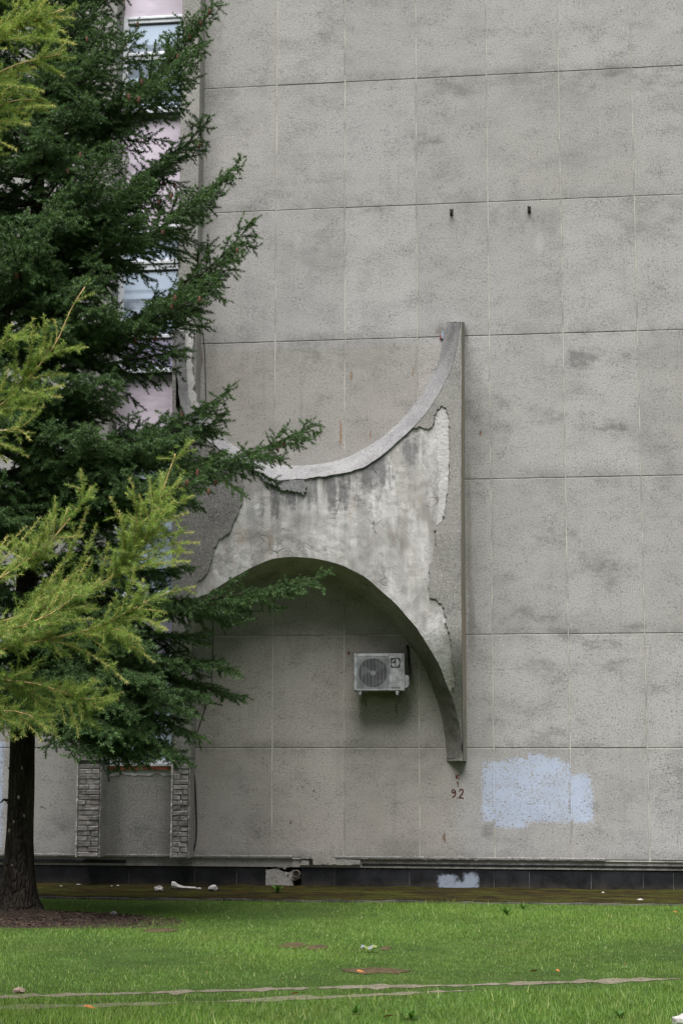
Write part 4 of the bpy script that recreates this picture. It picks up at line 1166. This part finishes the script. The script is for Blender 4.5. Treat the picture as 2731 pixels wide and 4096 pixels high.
# boughs that can be told apart in the photograph: tip (in 1568-wide pixels), nearer by, height on the trunk, curl
HERO = [(492, 8, .3, 330, .9), (462, 100, .7, 370, .85), (440, 60, -.5, 330, .7), (484, 268, .2, 520, .8), (552, 366, .1, 620, .9), (482, 440, .7, 640, .6),
        (585, 503, .0, 800, .9), (500, 640, .9, 830, .7), (545, 560, .4, 830, .8), (330, 400, 1.5, 620, .5), (260, 330, 1.7, 560, .6), (320, 500, 1.3, 680, .6), (430, 800, .6, 850, .45), (530, 893, .3, 1060, .7),
        (440, 985, 1.2, 1090, .45), (735, 968, -.1, 1120, .75), (520, 1040, .9, 1170, .5), (470, 1100, 1.4, 1230, .4), (395, 1080, 1.7, 1200, .3), (752, 1318, -.2, 1400, .5), (560, 1380, .5, 1400, .2),
        (545, 1538, .2, 1470, .0), (420, 1520, .8, 1480, .0), (466, 1692, .4, 1560, -.25), (398, 1600, 1.1, 1500, -.2), (340, 1690, 1.2, 1540, -.4), (300, 1640, 1.5, 1510, -.3), (430, 1740, .7, 1580, -.5), (250, 1720, .9, 1560, -.5),
        (200, 640, 1.8, 760, .4), (150, 470, 1.9, 620, .4), (200, 980, 1.9, 1050, .2), (180, 860, 1.7, 950, .3), (110, 300, 1.6, 420, .5), (230, 120, 1.4, 300, .6), (320, 60, .9, 260, .7),
        (560, 1600, -.3, 1500, .1), (380, 1370, 1.2, 1400, .0), (300, 1450, 1.4, 1450, -.1), (430, 1300, .7, 1330, .2), (330, 1230, 1.1, 1290, .2), (520, 950, -.5, 1100, .6),
        (250, 40, 1.3, 230, .6), (200, 210, 1.6, 380, .5), (120, 120, 1.3, 280, .5), (220, 420, 1.5, 580, .4), (90, 560, 1.8, 700, .3), (140, 740, 1.8, 840, .3), 
        (100, 900, 1.7, 980, .2), (240, 1080, 1.5, 1140, .1), (130, 1060, 1.5, 1120, .1), (190, 60, -.3, 240, .6), (270, 1330, 1.0, 1370, .1), (150, 1460, 1.2, 1470, -.1), (230, 1560, 1.4, 1510, -.3), (180, 1660, 1.2, 1540, -.4),
        (390, 1735, 1.0, 1560, -.5), (330, 1755, .7, 1570, -.5), (270, 1690, 1.6, 1530, -.5), (300, 1745, .2, 1580, -.4), (210, 1735, 1.3, 1560, -.5), (440, 1640, .9, 1530, -.2), (470, 1600, .5, 1510, 0), (360, 1560, 1.5, 1490, -.2), (340, 1490, 1.3, 1460, -.1), (480, 1460, .3, 1450, .1),
        (250, 700, 1.7, 800, .3), (230, 600, 1.5, 740, .4), (255, 860, 1.6, 940, .3), (200, 760, 1.2, 850, .3), (240, 920, 1.2, 1000, .3), (270, 1010, 1.7, 1080, .2), (160, 1130, 1.4, 1170, .1), (250, 470, 1.1, 640, .5), (180, 330, 1.4, 480, .5), (130, 640, 1.2, 760, .3), (270, 1130, 1.2, 1200, .2), (340, 1010, 1.4, 1090, .3), (390, 960, 1.0, 1060, .4),
        (205, 5, .8, 180, .6), (250, 95, .6, 270, .6), (150, -50, .9, 120, .6), (290, -70, .4, 120, .7), (110, 30, 1.1, 180, .5), (240, 330, .4, 500, .6), (420, 330, -.6, 560, .8), (300, 190, .8, 380, .6), (330, 420, -.3, 600, .6)]
def bough_curve(base, tip, curl):
    base, tip = np.array(base, float), np.array(tip, float); d = tip - base; h = d.copy(); h[2] = 0; lh = np.linalg.norm(h); hu = h / max(lh, 1e-6)
    rise = d[2]
    p1 = base + hu * lh * .33 + UPV * (rise * .10 - .06 * lh * abs(curl))
    p2 = base + hu * lh * .70 + UPV * (rise * (.62 - .22 * curl) - .06 * lh * curl)
    return [base, p1, p2, tip]
fr = np.random.default_rng(21)
for (tx, ty, dy, by, curl) in HERO:
    base = tpt(72 + (3672 - by * Q) * .016, by * Q); base[0] = TREE.x
    add_fir_bough(bough_curve(base, tpt(tx * Q, ty * Q, dy), curl), fr, tone=.42)
# the rest of the crown, whorl by whorl, from a few grown boughs turned about the trunk
NHERO = len(FIR_TIPS)
PROTO = []
for k in range(9):
    f = k / 8; l = 2.5 - 1.9 * f; base = np.array(TREE) + np.array([0, 0, 3 + 11 * f])
    add_fir_bough(bough_curve(base, base + np.array([l, 0, l * (-.08 + .75 * f)]), .5), fr, tone=.38)
    bo = FIR_TIPS.pop()[1]; nd_ = bo.children[0]
    for o in (bo, nd_):
        co_ = np.empty(len(o.data.vertices) * 3, np.float32); o.data.vertices.foreach_get('co', co_)
        co_ = co_.reshape(-1, 3) - np.array([0, 0, base[2] - TREE.z], np.float32); o.data.vertices.foreach_set('co', co_.ravel())
    PROTO.append((l, bo, nd_, [0]))
z = 2.55; az = .4
while z < FH - .3:
    f = (z - 2.4) / (FH - 2.4)
    rad = (2.6 * (1 - f) ** .7 + .2) * (.85 if z < 3.2 else 1)
    for k in range(7 if z < 11.5 else 5):
        az += 2.399 + fr.normal(0, .2)
        c, s_ = math.cos(az), math.sin(az)
        if c > .22 and z < 11: continue                        # the right side is built from the photograph
        l = rad * fr.uniform(.72, 1.08)
        L0, bo, nd_, used = PROTO[int(np.clip(round(f * 8 + fr.normal(0, .7)), 0, 8))]
        if used[0]:
            b2 = bo.copy(); COL.objects.link(b2); n2 = nd_.copy(); COL.objects.link(n2); n2.parent = b2
        else: b2 = bo; used[0] = 1
        b2.location = (0, 0, z); b2.rotation_euler = (fr.normal(0, .12), fr.normal(0, .07), az); q_ = l / L0; b2.scale = (q_, q_ * fr.choice([-1, 1]), q_)
    z += .27 + .08 * fr.random()
for L0, bo, nd_, used in PROTO:
    if not used[0]: bpy.data.objects.remove(nd_); bpy.data.objects.remove(bo)

# cones: one mesh of overlapping scales, hung under the shoots nearest to where the photograph shows them
def cone_mesh():
    m = MB(); n = 9
    prof = [(0, .004), (-.008, .011), (-.022, .0155), (-.038, .0150), (-.052, .011), (-.062, .004)]
    for i in range(len(prof) - 1):
        z0_, r0_ = prof[i]; z1_, r1_ = prof[i + 1]
        for k in range(n):
            w = 2 * math.pi * (k + .5 * (i % 2)) / n; dw = math.pi / n * 1.05
            m.add([(r0_ * .8 * math.cos(w - dw), r0_ * .8 * math.sin(w - dw), z0_), (r0_ * .8 * math.cos(w + dw), r0_ * .8 * math.sin(w + dw), z0_),
                   ((r1_ + .005) * math.cos(w + dw * .6), (r1_ + .005) * math.sin(w + dw * .6), z1_ - .003), ((r1_ + .005) * math.cos(w - dw * .6), (r1_ + .005) * math.sin(w - dw * .6), z1_ - .003)], [(0, 1, 2, 3)])
    me = bpy.data.meshes.new('cone'); me.from_pydata(m.V, [], m.F); me.materials.append(MAT['cone']); return me
CONE = cone_mesh()
allp = np.vstack([a for a, _ in FIR_TIPS]); own = np.concatenate([[i] * len(a) for i, (a, _) in enumerate(FIR_TIPS)])
ppx, ppy, pdep = project(allp)
for (x, y) in [(855, 32), (812, 85), (775, 147), (708, 207), (598, 100), (563, 315), (500, 374), (540, 370), (555, 400), (335, 150), (278, 48), (805, 555), (966, 985), (720, 1180), (785, 1172), (680, 1210), (262, 690), (330, 610), (535, 1365), (640, 1350),
               (703, 1598), (778, 1873), (770, 1915), (855, 1925), (723, 1955), (815, 1960), (1112, 1812), (1154, 1775), (695, 720), (645, 735), (680, 765), (635, 790), (635, 925), (52, 1100)]:
    d = np.hypot(ppx - x, ppy - (y - 8)); c = np.where(d < 22)[0]
    i = c[np.argmin(pdep[c])] if len(c) else int(np.argmin(d))
    bo = FIR_TIPS[own[i]][1]
    o = bpy.data.objects.new('cone', CONE); COL.objects.link(o); o.parent = bo
    q = Vector(allp[i]) - (CAMP - Vector(allp[i])).normalized() * -.03
    o.location = q - TREE - Vector((0, 0, .012)); o.rotation_euler = (random.uniform(-.25, .25), random.uniform(-.25, .25), random.uniform(0, 6)); s_ = random.uniform(1.0, 1.3); o.scale = (s_, s_, s_)

# ---- larch in front, at the left edge
LD = 12.6                                        # metres in front of the wall
def lp(px, py, dd=0.0): return np.array(P(px * Q, py * Q, LD + dd))
LARCH = Vector((P(-560 * Q, 2000 * Q, LD).x, -LD - .2, LAWN))
larch = empty('larch_tree', LARCH)
tag(larch, 'light yellow-green larch with soft feathery branches reaching in from the left', 'tree')
trunk_mesh(LARCH, 11.5, .15, .07, .0, 6, MAT['larch_bark'], larch, 50, 20)
lr = np.random.default_rng(5)

def larch_branch(axis, tips, fill=0, fill_len=(.18, .45), rad=.013, spread=.8, tuft=True, tone=.5):
    """axis: list of (px, py, nearer by) in 1568-wide pixels; tips: ends of the straw-coloured long shoots"""
    ax = smooth_line([lp(*a) for a in axis], 60, 4)
    seg = np.linalg.norm(np.diff(ax, axis=0), axis=1); cum = np.r_[0, np.cumsum(seg)]
    tan = unit(np.gradient(ax, axis=0))
    S = []; D = []; L = []; T = []; A = []; B = []; R0 = []; R1 = []
    def shoot(p0, p3, t0, curve, kids=True, r0=.0042, tn=.6):
        l = np.linalg.norm(p3 - p0)
        if l < .03: return
        mid = p0 + t0 * l * .45
        q = bezier([p0, p0 + t0 * l * .33 + curve, p3 - unit(p3 - mid) * l * .33, p3], max(4, int(l / .05) + 2))
        for i in range(len(q) - 1):
            dd = q[i + 1] - q[i]; ll = np.linalg.norm(dd); f = i / (len(q) - 1)
            S.append(q[i]); D.append(dd / ll); L.append(ll); T.append(tn + .30 * f + lr.normal(0, .04)); A.append(q[i]); B.append(q[i + 1])
            R0.append(r0 * (1 - .6 * f)); R1.append(r0 * (1 - .6 * (f + 1 / len(q))))
            if kids and l > .2 and f < .80:
                for _ in range(2 if lr.random() < .75 else 1):
                    w = unit(dd / ll * lr.uniform(.6, 1.0) + lr.normal(0, .55, 3) + np.array([0, 0, .05]))
                    kl = lr.uniform(.06, .17) * (1 - .5 * f)
                    S.append(q[i]); D.append(w); L.append(kl); T.append(tn - .12 + lr.normal(0, .12)); A.append(q[i]); B.append(q[i] + w * kl * .9); R0.append(.0022); R1.append(.0012)
    for tp in tips:
        p3 = lp(tp[0], tp[1], tp[2] if len(tp) > 2 else lr.normal(.1, .15))
        # start on the axis so that the shoot leaves it at about forty degrees
        v = p3 - ax; dist = np.linalg.norm(v, axis=1); cosv = (unit(v) * tan).sum(1)
        i = int(np.argmin(np.abs(cosv - .80) * 1.2 + dist * .55))
        shoot(ax[i], p3, unit(tan[i] * .7 + unit(p3 - ax[i]) * .6), lr.normal(0, .012, 3), tn=.62)
    for _ in range(fill):
        i = int(lr.integers(3, 58)); f = i / 59
        l = lr.uniform(*fill_len) * (1.1 - .55 * f)
        w = unit(tan[i] * lr.uniform(.45, 1.0) + unit(np.cross(tan[i], lr.normal(0, 1, 3))) * lr.uniform(.4, 1.0) * spread)
        shoot(ax[i], ax[i] + w * l + np.array([0, 0, .05 * l]), w, np.array([0, 0, -.03 * l]), tn=tone + lr.normal(0, .08))
    if tuft:                                      # rosettes of needles on the old wood
        m = int(cum[-1] / .02); s_ = lr.random(m) * cum[-1]
        p0 = np.stack([np.interp(s_, cum, ax[:, k]) for k in range(3)], 1)
        w = unit(lr.normal(0, 1, (m, 3)) + np.array([0, 0, .3]))
        S += list(p0); D += list(w); L += [.012] * m; T += list(tone - .1 + lr.normal(0, .1, m))
    sv, st_ = sticks(np.array(A), np.array(B), np.array(R0), np.array(R1))
    m = MB().tube([Vector(q) for q in ax[::2]], list(np.linspace(rad, .004, 30)), 6); F = []
    for f in m.F:
        for i in range(1, len(f) - 1): F.append((f[0], f[i], f[i + 1]))
    bo = fast_mesh('branch', np.vstack([np.array(m.V), sv]), np.vstack([np.array(F), st_ + len(m.V)]), MAT['larch_twig'], larch)
    V, Tr, tn = needle_mesh(np.array(S), np.array(D), np.array(L), 500, .031, .0036, 40, 82, np.clip(np.array(T), .05, 1), lr, 6)
    nd = fast_mesh('needles', V - np.array(LARCH), Tr, MAT['larch'], None, tn); nd.parent = bo; nd['kind'] = 'stuff'

larch_branch([(-560, 1660, .2), (-250, 1570, .1), (0, 1492, 0), (97, 1472, 0), (223, 1442, .05), (270, 1420, .1), (330, 1385, .1)],
             [(448, 1346), (310, 1300, .4), (327, 1330, .3), (381, 1408), (384, 1448), (320, 1471), (354, 1521, .2), (330, 1490), (345, 1512), (292, 1568, .2), (250, 1500), (205, 1281, .4), (138, 1296, .5)], 42, (.2, .5), .015)
larch_branch([(-560, 1600, -.2), (-250, 1500, -.2), (0, 1430, -.1), (150, 1380, -.1), (214, 1352, -.1), (264, 1325, -.1), (308, 1272, -.05), (343, 1223, 0), (362, 1165, 0), (385, 1095, 0), (410, 1022, 0)],
             [(372, 1088), (299, 1097), (416, 1100), (445, 1137), (433, 1176), (442, 1223), (457, 1246), (436, 1290), (440, 1268), (345, 1120), (400, 1150), (255, 1141), (202, 1164), (275, 1176), (308, 1187), (222, 1205), (320, 1240), (405, 1300)], 47, (.2, .42), .013)
larch_branch([(-560, 1520, .3), (-250, 1420, .3), (0, 1330, .3), (60, 1290, .3), (108, 1255, .3), (150, 1205, .3), (211, 1129, .3)],
             [(94, 1187), (76, 1235), (130, 1180), (20, 1230), (140, 1240), (60, 1210), (-30, 1240), (110, 1200)], 42, (.2, .5), .012)
larch_branch([(-560, 1640, .0), (-250, 1590, -.1), (0, 1560, 0), (90, 1570, 0), (170, 1600, .1), (240, 1640, .1)],
             [(274, 1602), (189, 1655), (181, 1691), (129, 1685), (97, 1703), (282, 1590), (220, 1560), (60, 1690), (20, 1700), (250, 1580), (150, 1660)], 54, (.25, .55), .013)
larch_branch([(-560, 1600, .5), (-250, 1530, .5), (-60, 1470, .5), (50, 1440, .5), (140, 1400, .5), (190, 1350, .5)],
             [(230, 1330), (180, 1310), (150, 1330), (215, 1420), (205, 1390)], 45, (.25, .5), .012, tone=.45)
larch_branch([(-560, 1700, .2), (-250, 1660, .2), (-60, 1640, .2), (30, 1630, .2), (90, 1650, .2)],
             [(110, 1680), (40, 1700), (-10, 1690), (140, 1640)], 45, (.25, .5), .012, tone=.45)
larch_branch([(-560, 1200, .1), (-250, 1050, .1), (0, 935, 0), (52, 888, 0), (97, 832, 0), (133, 788, 0), (165, 703, 0), (205, 646, 0)],
             [(101, 723), (125, 733), (201, 796), (155, 860), (147, 884), (141, 912), (75, 745), (185, 690), (30, 770), (100, 800), (80, 940), (20, 850)], 19, (.15, .38), .011)
larch_branch([(-560, 1180, .1), (-250, 1080, .1), (-40, 1000, .1), (20, 985, .1), (64, 990, .1)],
             [(80, 995), (64, 1049), (50, 960), (70, 1010), (20, 1060), (100, 930)], 17, (.15, .32), .010)
larch_branch([(-560, 1000, .1), (-250, 900, .1), (-60, 830, .1), (10, 790, .1), (50, 762, .1)],
             [(79, 731), (28, 742), (88, 770)], 7, (.12, .25), .008, tone=.85)
larch_branch([(-560, 250, .1), (-250, 170, .1), (-60, 110, 0), (30, 70, 0), (90, 45, 0), (157, 16, 0)],
             [(173, 44), (149, 73), (173, 101), (100, -20), (60, -30), (130, 60)], 45, (.2, .45), .013, tone=.62)
larch_branch([(-560, 330, .2), (-250, 260, .2), (-60, 200, .2), (30, 150, .2), (90, 135, .2), (155, 121, .2)],
             [(147, 177), (125, 160), (125, 242), (100, 210), (160, 140)], 50, (.2, .45), .013, tone=.6)
larch_branch([(-560, 380, .0), (-250, 330, .0), (-60, 280, .0), (0, 240, 0), (60, 225, 0), (110, 236, 0)],
             [(125, 243), (70, 286), (60, 262), (38, 344), (20, 300)], 27, (.18, .38), .011, tone=.6)
larch_branch([(-560, 160, .5), (-250, 60, .5), (-60, -20, .5), (40, -60, .5), (110, -100, .5)],
             [(120, -30), (150, -60), (60, -120)], 37, (.2, .5), .012, tone=.6)
larch_branch([(-560, 420, .3), (-300, 400, .3), (-120, 385, .3), (-30, 360, .3)],
             [(20, 352), (5, 340)], 22, (.15, .35), .010, tone=.55)

# ------------------------------------------------------------------ grass
def lawn():
    gr = np.random.default_rng(33)
    def area(n, x0, x1, y0, y1): return np.stack([gr.uniform(x0, x1, n), gr.uniform(y0, y1, n)], 1)
    pts = np.vstack([area(330000, -7.2, 3.2, -12.2, -APR - .05), area(60000, -11, 6, -13.5, -APR - .05), area(26000, -10.5, 5, -APR - .20, -APR - .0)])
    x, y = pts[:, 0], pts[:, 1]
    def sn(sc, sd):                               # cheap smooth noise
        r = np.random.default_rng(sd); v = np.zeros(len(x))
        for _ in range(7):
            a = r.uniform(0, 6.3); k = sc * r.uniform(.5, 1.6); v += np.sin((x * math.cos(a) + y * math.sin(a)) * k + r.uniform(0, 6.3))
        return v / 3.6
    keep = np.ones(len(x), bool)
    edge = sn(9, 1) * .35 + gr.normal(0, .25, len(x))
    trackd = np.full(len(x), 9.0)
    for c, hw in TRACKS:
        ci = np.interp(x, c[:, 0], c[:, 1], left=99, right=99); h = np.interp(x, c[:, 0], hw)
        dd = np.abs(y - ci); cover = sn(2.6, 5) > .18       # stretches where the grass has closed over the track
        keep &= ~((dd < h * (.85 + 1.6 * edge)) & ~cover & (gr.random(len(x)) < .80)); trackd = np.minimum(trackd, dd)
    w = np.arctan2(y - TREE.y + .12, x - TREE.x)
    rad = 1.18 + .75 * np.maximum(0, np.cos(w + .25)) ** 3
    rr_ = np.hypot((x - TREE.x) / 1.05, (y - TREE.y + .12) / .8) / rad
    keep &= (rr_ + edge * .45 > .88) | (gr.random(len(x)) < np.clip((rr_ - .45) * .35, 0, .3))
    bare_f = np.zeros(len(x))
    for (cx, cy, a, b) in BAREW:
        q = np.hypot((x - cx) / a, (y - cy) / b); keep &= (q + edge * .9 > .85) | (gr.random(len(x)) < .55); bare_f = np.maximum(bare_f, np.clip(1.8 - q, 0, 1))
    x, y, edge, trackd, bare_f, rr_ = (v[keep] for v in (x, y, edge, trackd, bare_f, rr_)); N = len(x)
    n1 = (sn(.9, 2)); n2 = sn(3.2, 3)
    y1 = np.interp(x, TRACKS[0][0][:, 0], TRACKS[0][0][:, 1])
    front = np.clip((y1 - y - .1) * 1.6, 0, 1)    # the unmown strip nearer than the tracks
    h = (.026 + .010 * n1 + .009 * n2 + .026 * front + .012 * np.exp(-(y + APR) ** 2 / .1) * 1.3) * gr.uniform(.55, 1.35, N)
    h *= np.where(trackd < .22, .6, 1) * np.where(bare_f > .2, .6, 1)
    h = np.clip(h * .82, .010, .10)
    tall = gr.random(N) < .012; h = np.where(tall, h * 1.9, h)
    wd = gr.uniform(.0030, .0055, N) * np.where(tall, 1.7, 1)
    a = gr.uniform(0, 2 * np.pi, N); ln = gr.uniform(.2, 1.3, N)
    bx_, by_ = np.cos(a + 1.57), np.sin(a + 1.57)
    V = np.empty((N, 3, 3), np.float32)
    V[:, 0] = np.stack([x - bx_ * wd / 2, y - by_ * wd / 2, np.full(N, LAWN - .003)], 1)
    V[:, 1] = np.stack([x + bx_ * wd / 2, y + by_ * wd / 2, np.full(N, LAWN - .003)], 1)
    V[:, 2] = np.stack([x + np.cos(a) * ln * h, y + np.sin(a) * ln * h, LAWN + h], 1)
    tone = .40 + .16 * n1 + .12 * n2 + gr.normal(0, .14, N) + .14 * front + .30 * bare_f * gr.random(N)
    tone = np.where(tall & (gr.random(N) < .5), .97, np.clip(tone, 0, .88)); tone = np.where(gr.random(N) < .03, 1.0, tone)
    o = fast_mesh('grass', V.reshape(-1, 3), np.arange(N * 3).reshape(-1, 3), MAT['grass'], None, np.repeat(tone, 3))
    tag(o, 'short green lawn grass in front of the wall', 'grass', kind='stuff')
lawn()

# litter of bark chips and crumbs round the fir's foot
def chips():
    gr = np.random.default_rng(4); n = 3200
    w = gr.uniform(0, 2 * np.pi, n); t = gr.uniform(.15, .97, n) ** .7
    rad = 1.2 + .75 * np.maximum(0, np.cos(w + .25)) ** 3
    x = TREE.x + np.cos(w) * t * rad * 1.05; y = TREE.y - .12 + np.sin(w) * t * rad * .8; z = LAWN + .012 + .13 * (1 - t) ** 2.2
    m = []
    V = np.empty((n, 3, 3)); s = gr.uniform(.006, .030, n)
    for k in range(3):
        a = w + k * 2.1 + gr.normal(0, .4, n); V[:, k] = np.stack([x + np.cos(a) * s, y + np.sin(a) * s * .7, z + gr.uniform(.0, .018, n)], 1)
    o = fast_mesh('bark_litter', V.reshape(-1, 3), np.arange(n * 3).reshape(-1, 3), simple('mixed bark chips', (.085, .055, .040), .95, .95, 70)); tag(o, 'brown bark chips scattered round the foot of the fir', 'bark litter', kind='stuff')
chips()

# ------------------------------------------------------------------ rubble, leaves, weeds, litter
def lump(name, c, s, label, cat, group=None, mat='rubble', seed=0, sub=2):
    import bmesh
    bm = bmesh.new(); bmesh.ops.create_icosphere(bm, subdivisions=sub, radius=1)
    for v in bm.verts:
        q = v.co * 1.7 + Vector((seed * 3.1, seed, 0)); k = 1 + .38 * noise.noise(q) + .15 * noise.noise(q * 3)
        v.co = Vector((v.co.x * s[0] * k, v.co.y * s[1] * k, max(v.co.z, -.45) * s[2] * k))
    me = bpy.data.meshes.new(name); bm.to_mesh(me); bm.free()
    o = link(name, me, MAT[mat] if isinstance(mat, str) else mat); o.location = (c[0], c[1], c[2] + s[2] * .4); tag(o, label, cat, group); return o
def on_apron(px, py):
    p = G(px, py, -.02); return p
lump('plaster_chunk', on_apron(635, 3562), (.065, .05, .045), 'greyish plaster chunk with a dark twig beside it on the moss', 'rubble', 'plaster rubble on the mossy apron', seed=1)
p = on_apron(735, 3555)
sh = MB(); prof = [(-.16, .10, .05), (-.12, .085, .06), (-.07, .055, .06), (0, .035, .055), (.08, .03, .05), (.16, .026, .045), (.19, .008, .02)]
for (dx, h, w) in prof:
    for k in range(8):
        a_ = 2 * math.pi * k / 8; nz_ = 1 + .25 * noise.noise(Vector((dx * 14, k, 0))); sh.V.append((p.x + dx, p.y + w * math.cos(a_) * nz_, p.z + max(-.006, h * .5 + h * .55 * math.sin(a_) * nz_)))
for i in range(len(prof) - 1):
    for k in range(8):
        l = (k + 1) % 8; sh.F.append((i * 8 + k, i * 8 + l, (i + 1) * 8 + l, (i + 1) * 8 + k))
sh.F += [tuple(range(7, -1, -1)), tuple(range(48, 56))]
tag(sh.build('plaster_shard', MAT['rubble']), 'long white plaster shard lying on the moss by the plinth', 'rubble', 'plaster rubble on the mossy apron')
lump('plaster_chunk', on_apron(852, 3560), (.065, .05, .05), 'squarish white plaster chunk right of the long shard', 'rubble', 'plaster rubble on the mossy apron', seed=5)
lump('plaster_chunk', on_apron(797, 3558), (.03, .025, .02), 'small white plaster crumb just right of the long shard', 'rubble', 'plaster rubble on the mossy apron', seed=6)
for i, (x, y) in enumerate([(337, 3538), (408, 3543), (313, 3541), (447, 3546), (473, 3545), (550, 3538), (245, 3546), (2005, 3555), (2560, 3600), (2410, 3572), (2190, 3563)]):
    lump('plaster_crumb', on_apron(x, y), (.022 + .012 * (i % 3), .02, .012), 'tiny white plaster crumb on the moss between the fir trunk and the plaster chunks' if i < 7 else 'tiny white plaster crumb on the moss below the blue paint, at the right', 'rubble', 'tiny plaster crumbs on the apron', seed=i + 9, sub=1)
lump('stone', G(455, 3662), (.045, .04, .035), 'grey stone lying in the grass right of the fir trunk', 'stone', mat='cement', seed=3)
lump('white_stone', G(2728, 4098), (.075, .06, .05), 'white rounded lump in the grass at the bottom right corner', 'stone', seed=8)
lump('stone', G(75, 3972), (.05, .035, .03), 'pinkish stone beside the upper dirt track at the left', 'stone', mat=simple('pinkish stone', (.20, .15, .12), .9, .3, 20), seed=11)

MAT['leaf'] = simple('orange fallen leaf', (.36, .14, .035), .8, .4, 40)
def leaf(px, py, s, rz, tl, label):
    c = G(px, py); m = MB(); out = []
    for k in range(12):
        a_ = 2 * math.pi * k / 12; r_ = s * (1 + .3 * math.cos(2 * a_) + .12 * math.cos(5 * a_)); out.append((r_ * math.cos(a_), r_ * .6 * math.sin(a_), .25 * r_ * abs(math.sin(a_))))
    m.V = [(0, 0, 0)] + out; m.F = [(0, 1 + k, 1 + (k + 1) % 12) for k in range(12)]
    m.V += [(s * 1.2, -.002, .0), (s * 1.2, .002, 0), (s * 2.0, .0, .004)]; m.F.append((13, 14, 15))
    me = bpy.data.meshes.new('leaf'); me.from_pydata(m.V, [], m.F); o = link('fallen_leaf', me, MAT['leaf'])
    o.location = (c.x, c.y, LAWN + .045); o.rotation_euler = (tl, .2, rz); tag(o, label, 'leaf', 'fallen leaves on the lawn')
for i, (x, y, s, lab) in enumerate([
        (1440, 3907, .035, 'orange leaf below the bare earth patch at lower centre'), (2499, 3876, .04, 'orange leaf in the grass at the right, just above the dirt track'),
        (2135, 3906, .04, 'larger of two orange leaves lying above the track, right of centre'), (2062, 3915, .03, 'smaller dark leaf beside a larger orange one, right of centre'),
        (2230, 3903, .03, 'pale orange leaf right of the pair above the track'), (357, 4054, .045, 'yellow-orange leaf in front of the lower track at the left'),
        (830, 3911, .028, 'tiny orange leaf in the lawn left of centre, above the tracks'), (1181, 3998, .035, 'orange leaf lying on the lower dirt track near the middle'),
        (2168, 3956, .03, 'orange leaf just in front of the upper track, right of centre'), (192, 3592, .03, 'yellow leaf at the moss edge right of the fir trunk'),
        (2700, 3663, .03, 'orange leaf in the lawn at the far right near the wall'), (1980, 3822, .025, 'tiny pinkish orange leaf in the middle of the lawn, right of centre'),
        (1553, 4092, .04, 'orange leaf at the very bottom edge, near the centre'), (1130, 3945, .025, 'tiny orange leaf just above the upper track, near the middle')]):
    leaf(x, y, s * .7, i * 1.3, .5, lab)
def weed(px, py, h, n, label, on=LAWN, seed=0):
    r = np.random.default_rng(seed); c = G(px, py, on); e = empty('weed', c); tag(e, label, 'weed')
    for k in range(n):
        a_ = 2 * math.pi * k / n + r.normal(0, .4); ln = h * r.uniform(.6, 1.1); lean = r.uniform(.35, 1.0); w = h * .14
        m = MB()
        for i in range(6):
            t = i / 5; rr2 = ln * lean * t; z = ln * (t - .35 * lean * t * t); ww = w * math.sin(math.pi * (.12 + .86 * t)) 
            for sg in (-1, 0, 1): m.V.append((c.x + math.cos(a_) * rr2 - math.sin(a_) * ww * sg, c.y + math.sin(a_) * rr2 + math.cos(a_) * ww * sg, c.z + z + (.25 * ww if sg else 0)))
        for i in range(5):
            for j in range(2): b = i * 3 + j; m.F.append((b, b + 1, b + 4, b + 3))
        m.build('leaf', MAT['weed'], e)
MAT['weed_plain'] = None
weed(2025, 3660, .14, 9, 'bright green leafy weed in the lawn by the apron, left of the others', seed=1)
weed(2090, 3640, .12, 7, 'leafy weed at the apron edge right of the bright one', seed=2)
weed(1110, 3570, .16, 10, 'dark weed growing from the moss below the broken plinth', on=-.03, seed=3)
weed(1645, 4080, .10, 8, 'pale leafy weed in the foreground grass near the bottom edge', seed=4)
weed(1420, 4060, .10, 7, 'broad leafed weed in the foreground grass at bottom centre', seed=6)
weed(2480, 4075, .11, 7, 'upright weed in the foreground grass at bottom right', seed=5)
c = G(1475, 3812); wr = MB()
for i in range(7):
    t = i / 6; wr.V += [(c.x - .075 + .15 * t, c.y - .03, LAWN + .045 + .012 * math.sin(t * 9)), (c.x - .075 + .15 * t, c.y + .03, LAWN + .065 + .010 * math.cos(t * 8)), (c.x - .075 + .15 * t, c.y + .035, LAWN + .04)]
for i in range(6):
    for j in range(2): b = i * 3 + j; wr.F.append((b, b + 3, b + 4, b + 1))
def wrapper_material():
    m = Nodes('wrapper print'); s = m.n('SeparateXYZ', {0: m.pos}); f = m.math('FRACT', m.math('MULTIPLY', s.outputs[0], 13))
    return m.done(m.bsdf(m.mix(m.ramp(f, .45, .55), (.17, .18, .19), (.16, .19, .06)), .6))
tag(wr.build('wrapper', wrapper_material()), 'crumpled silver and green wrapper lying in the grass', 'litter')
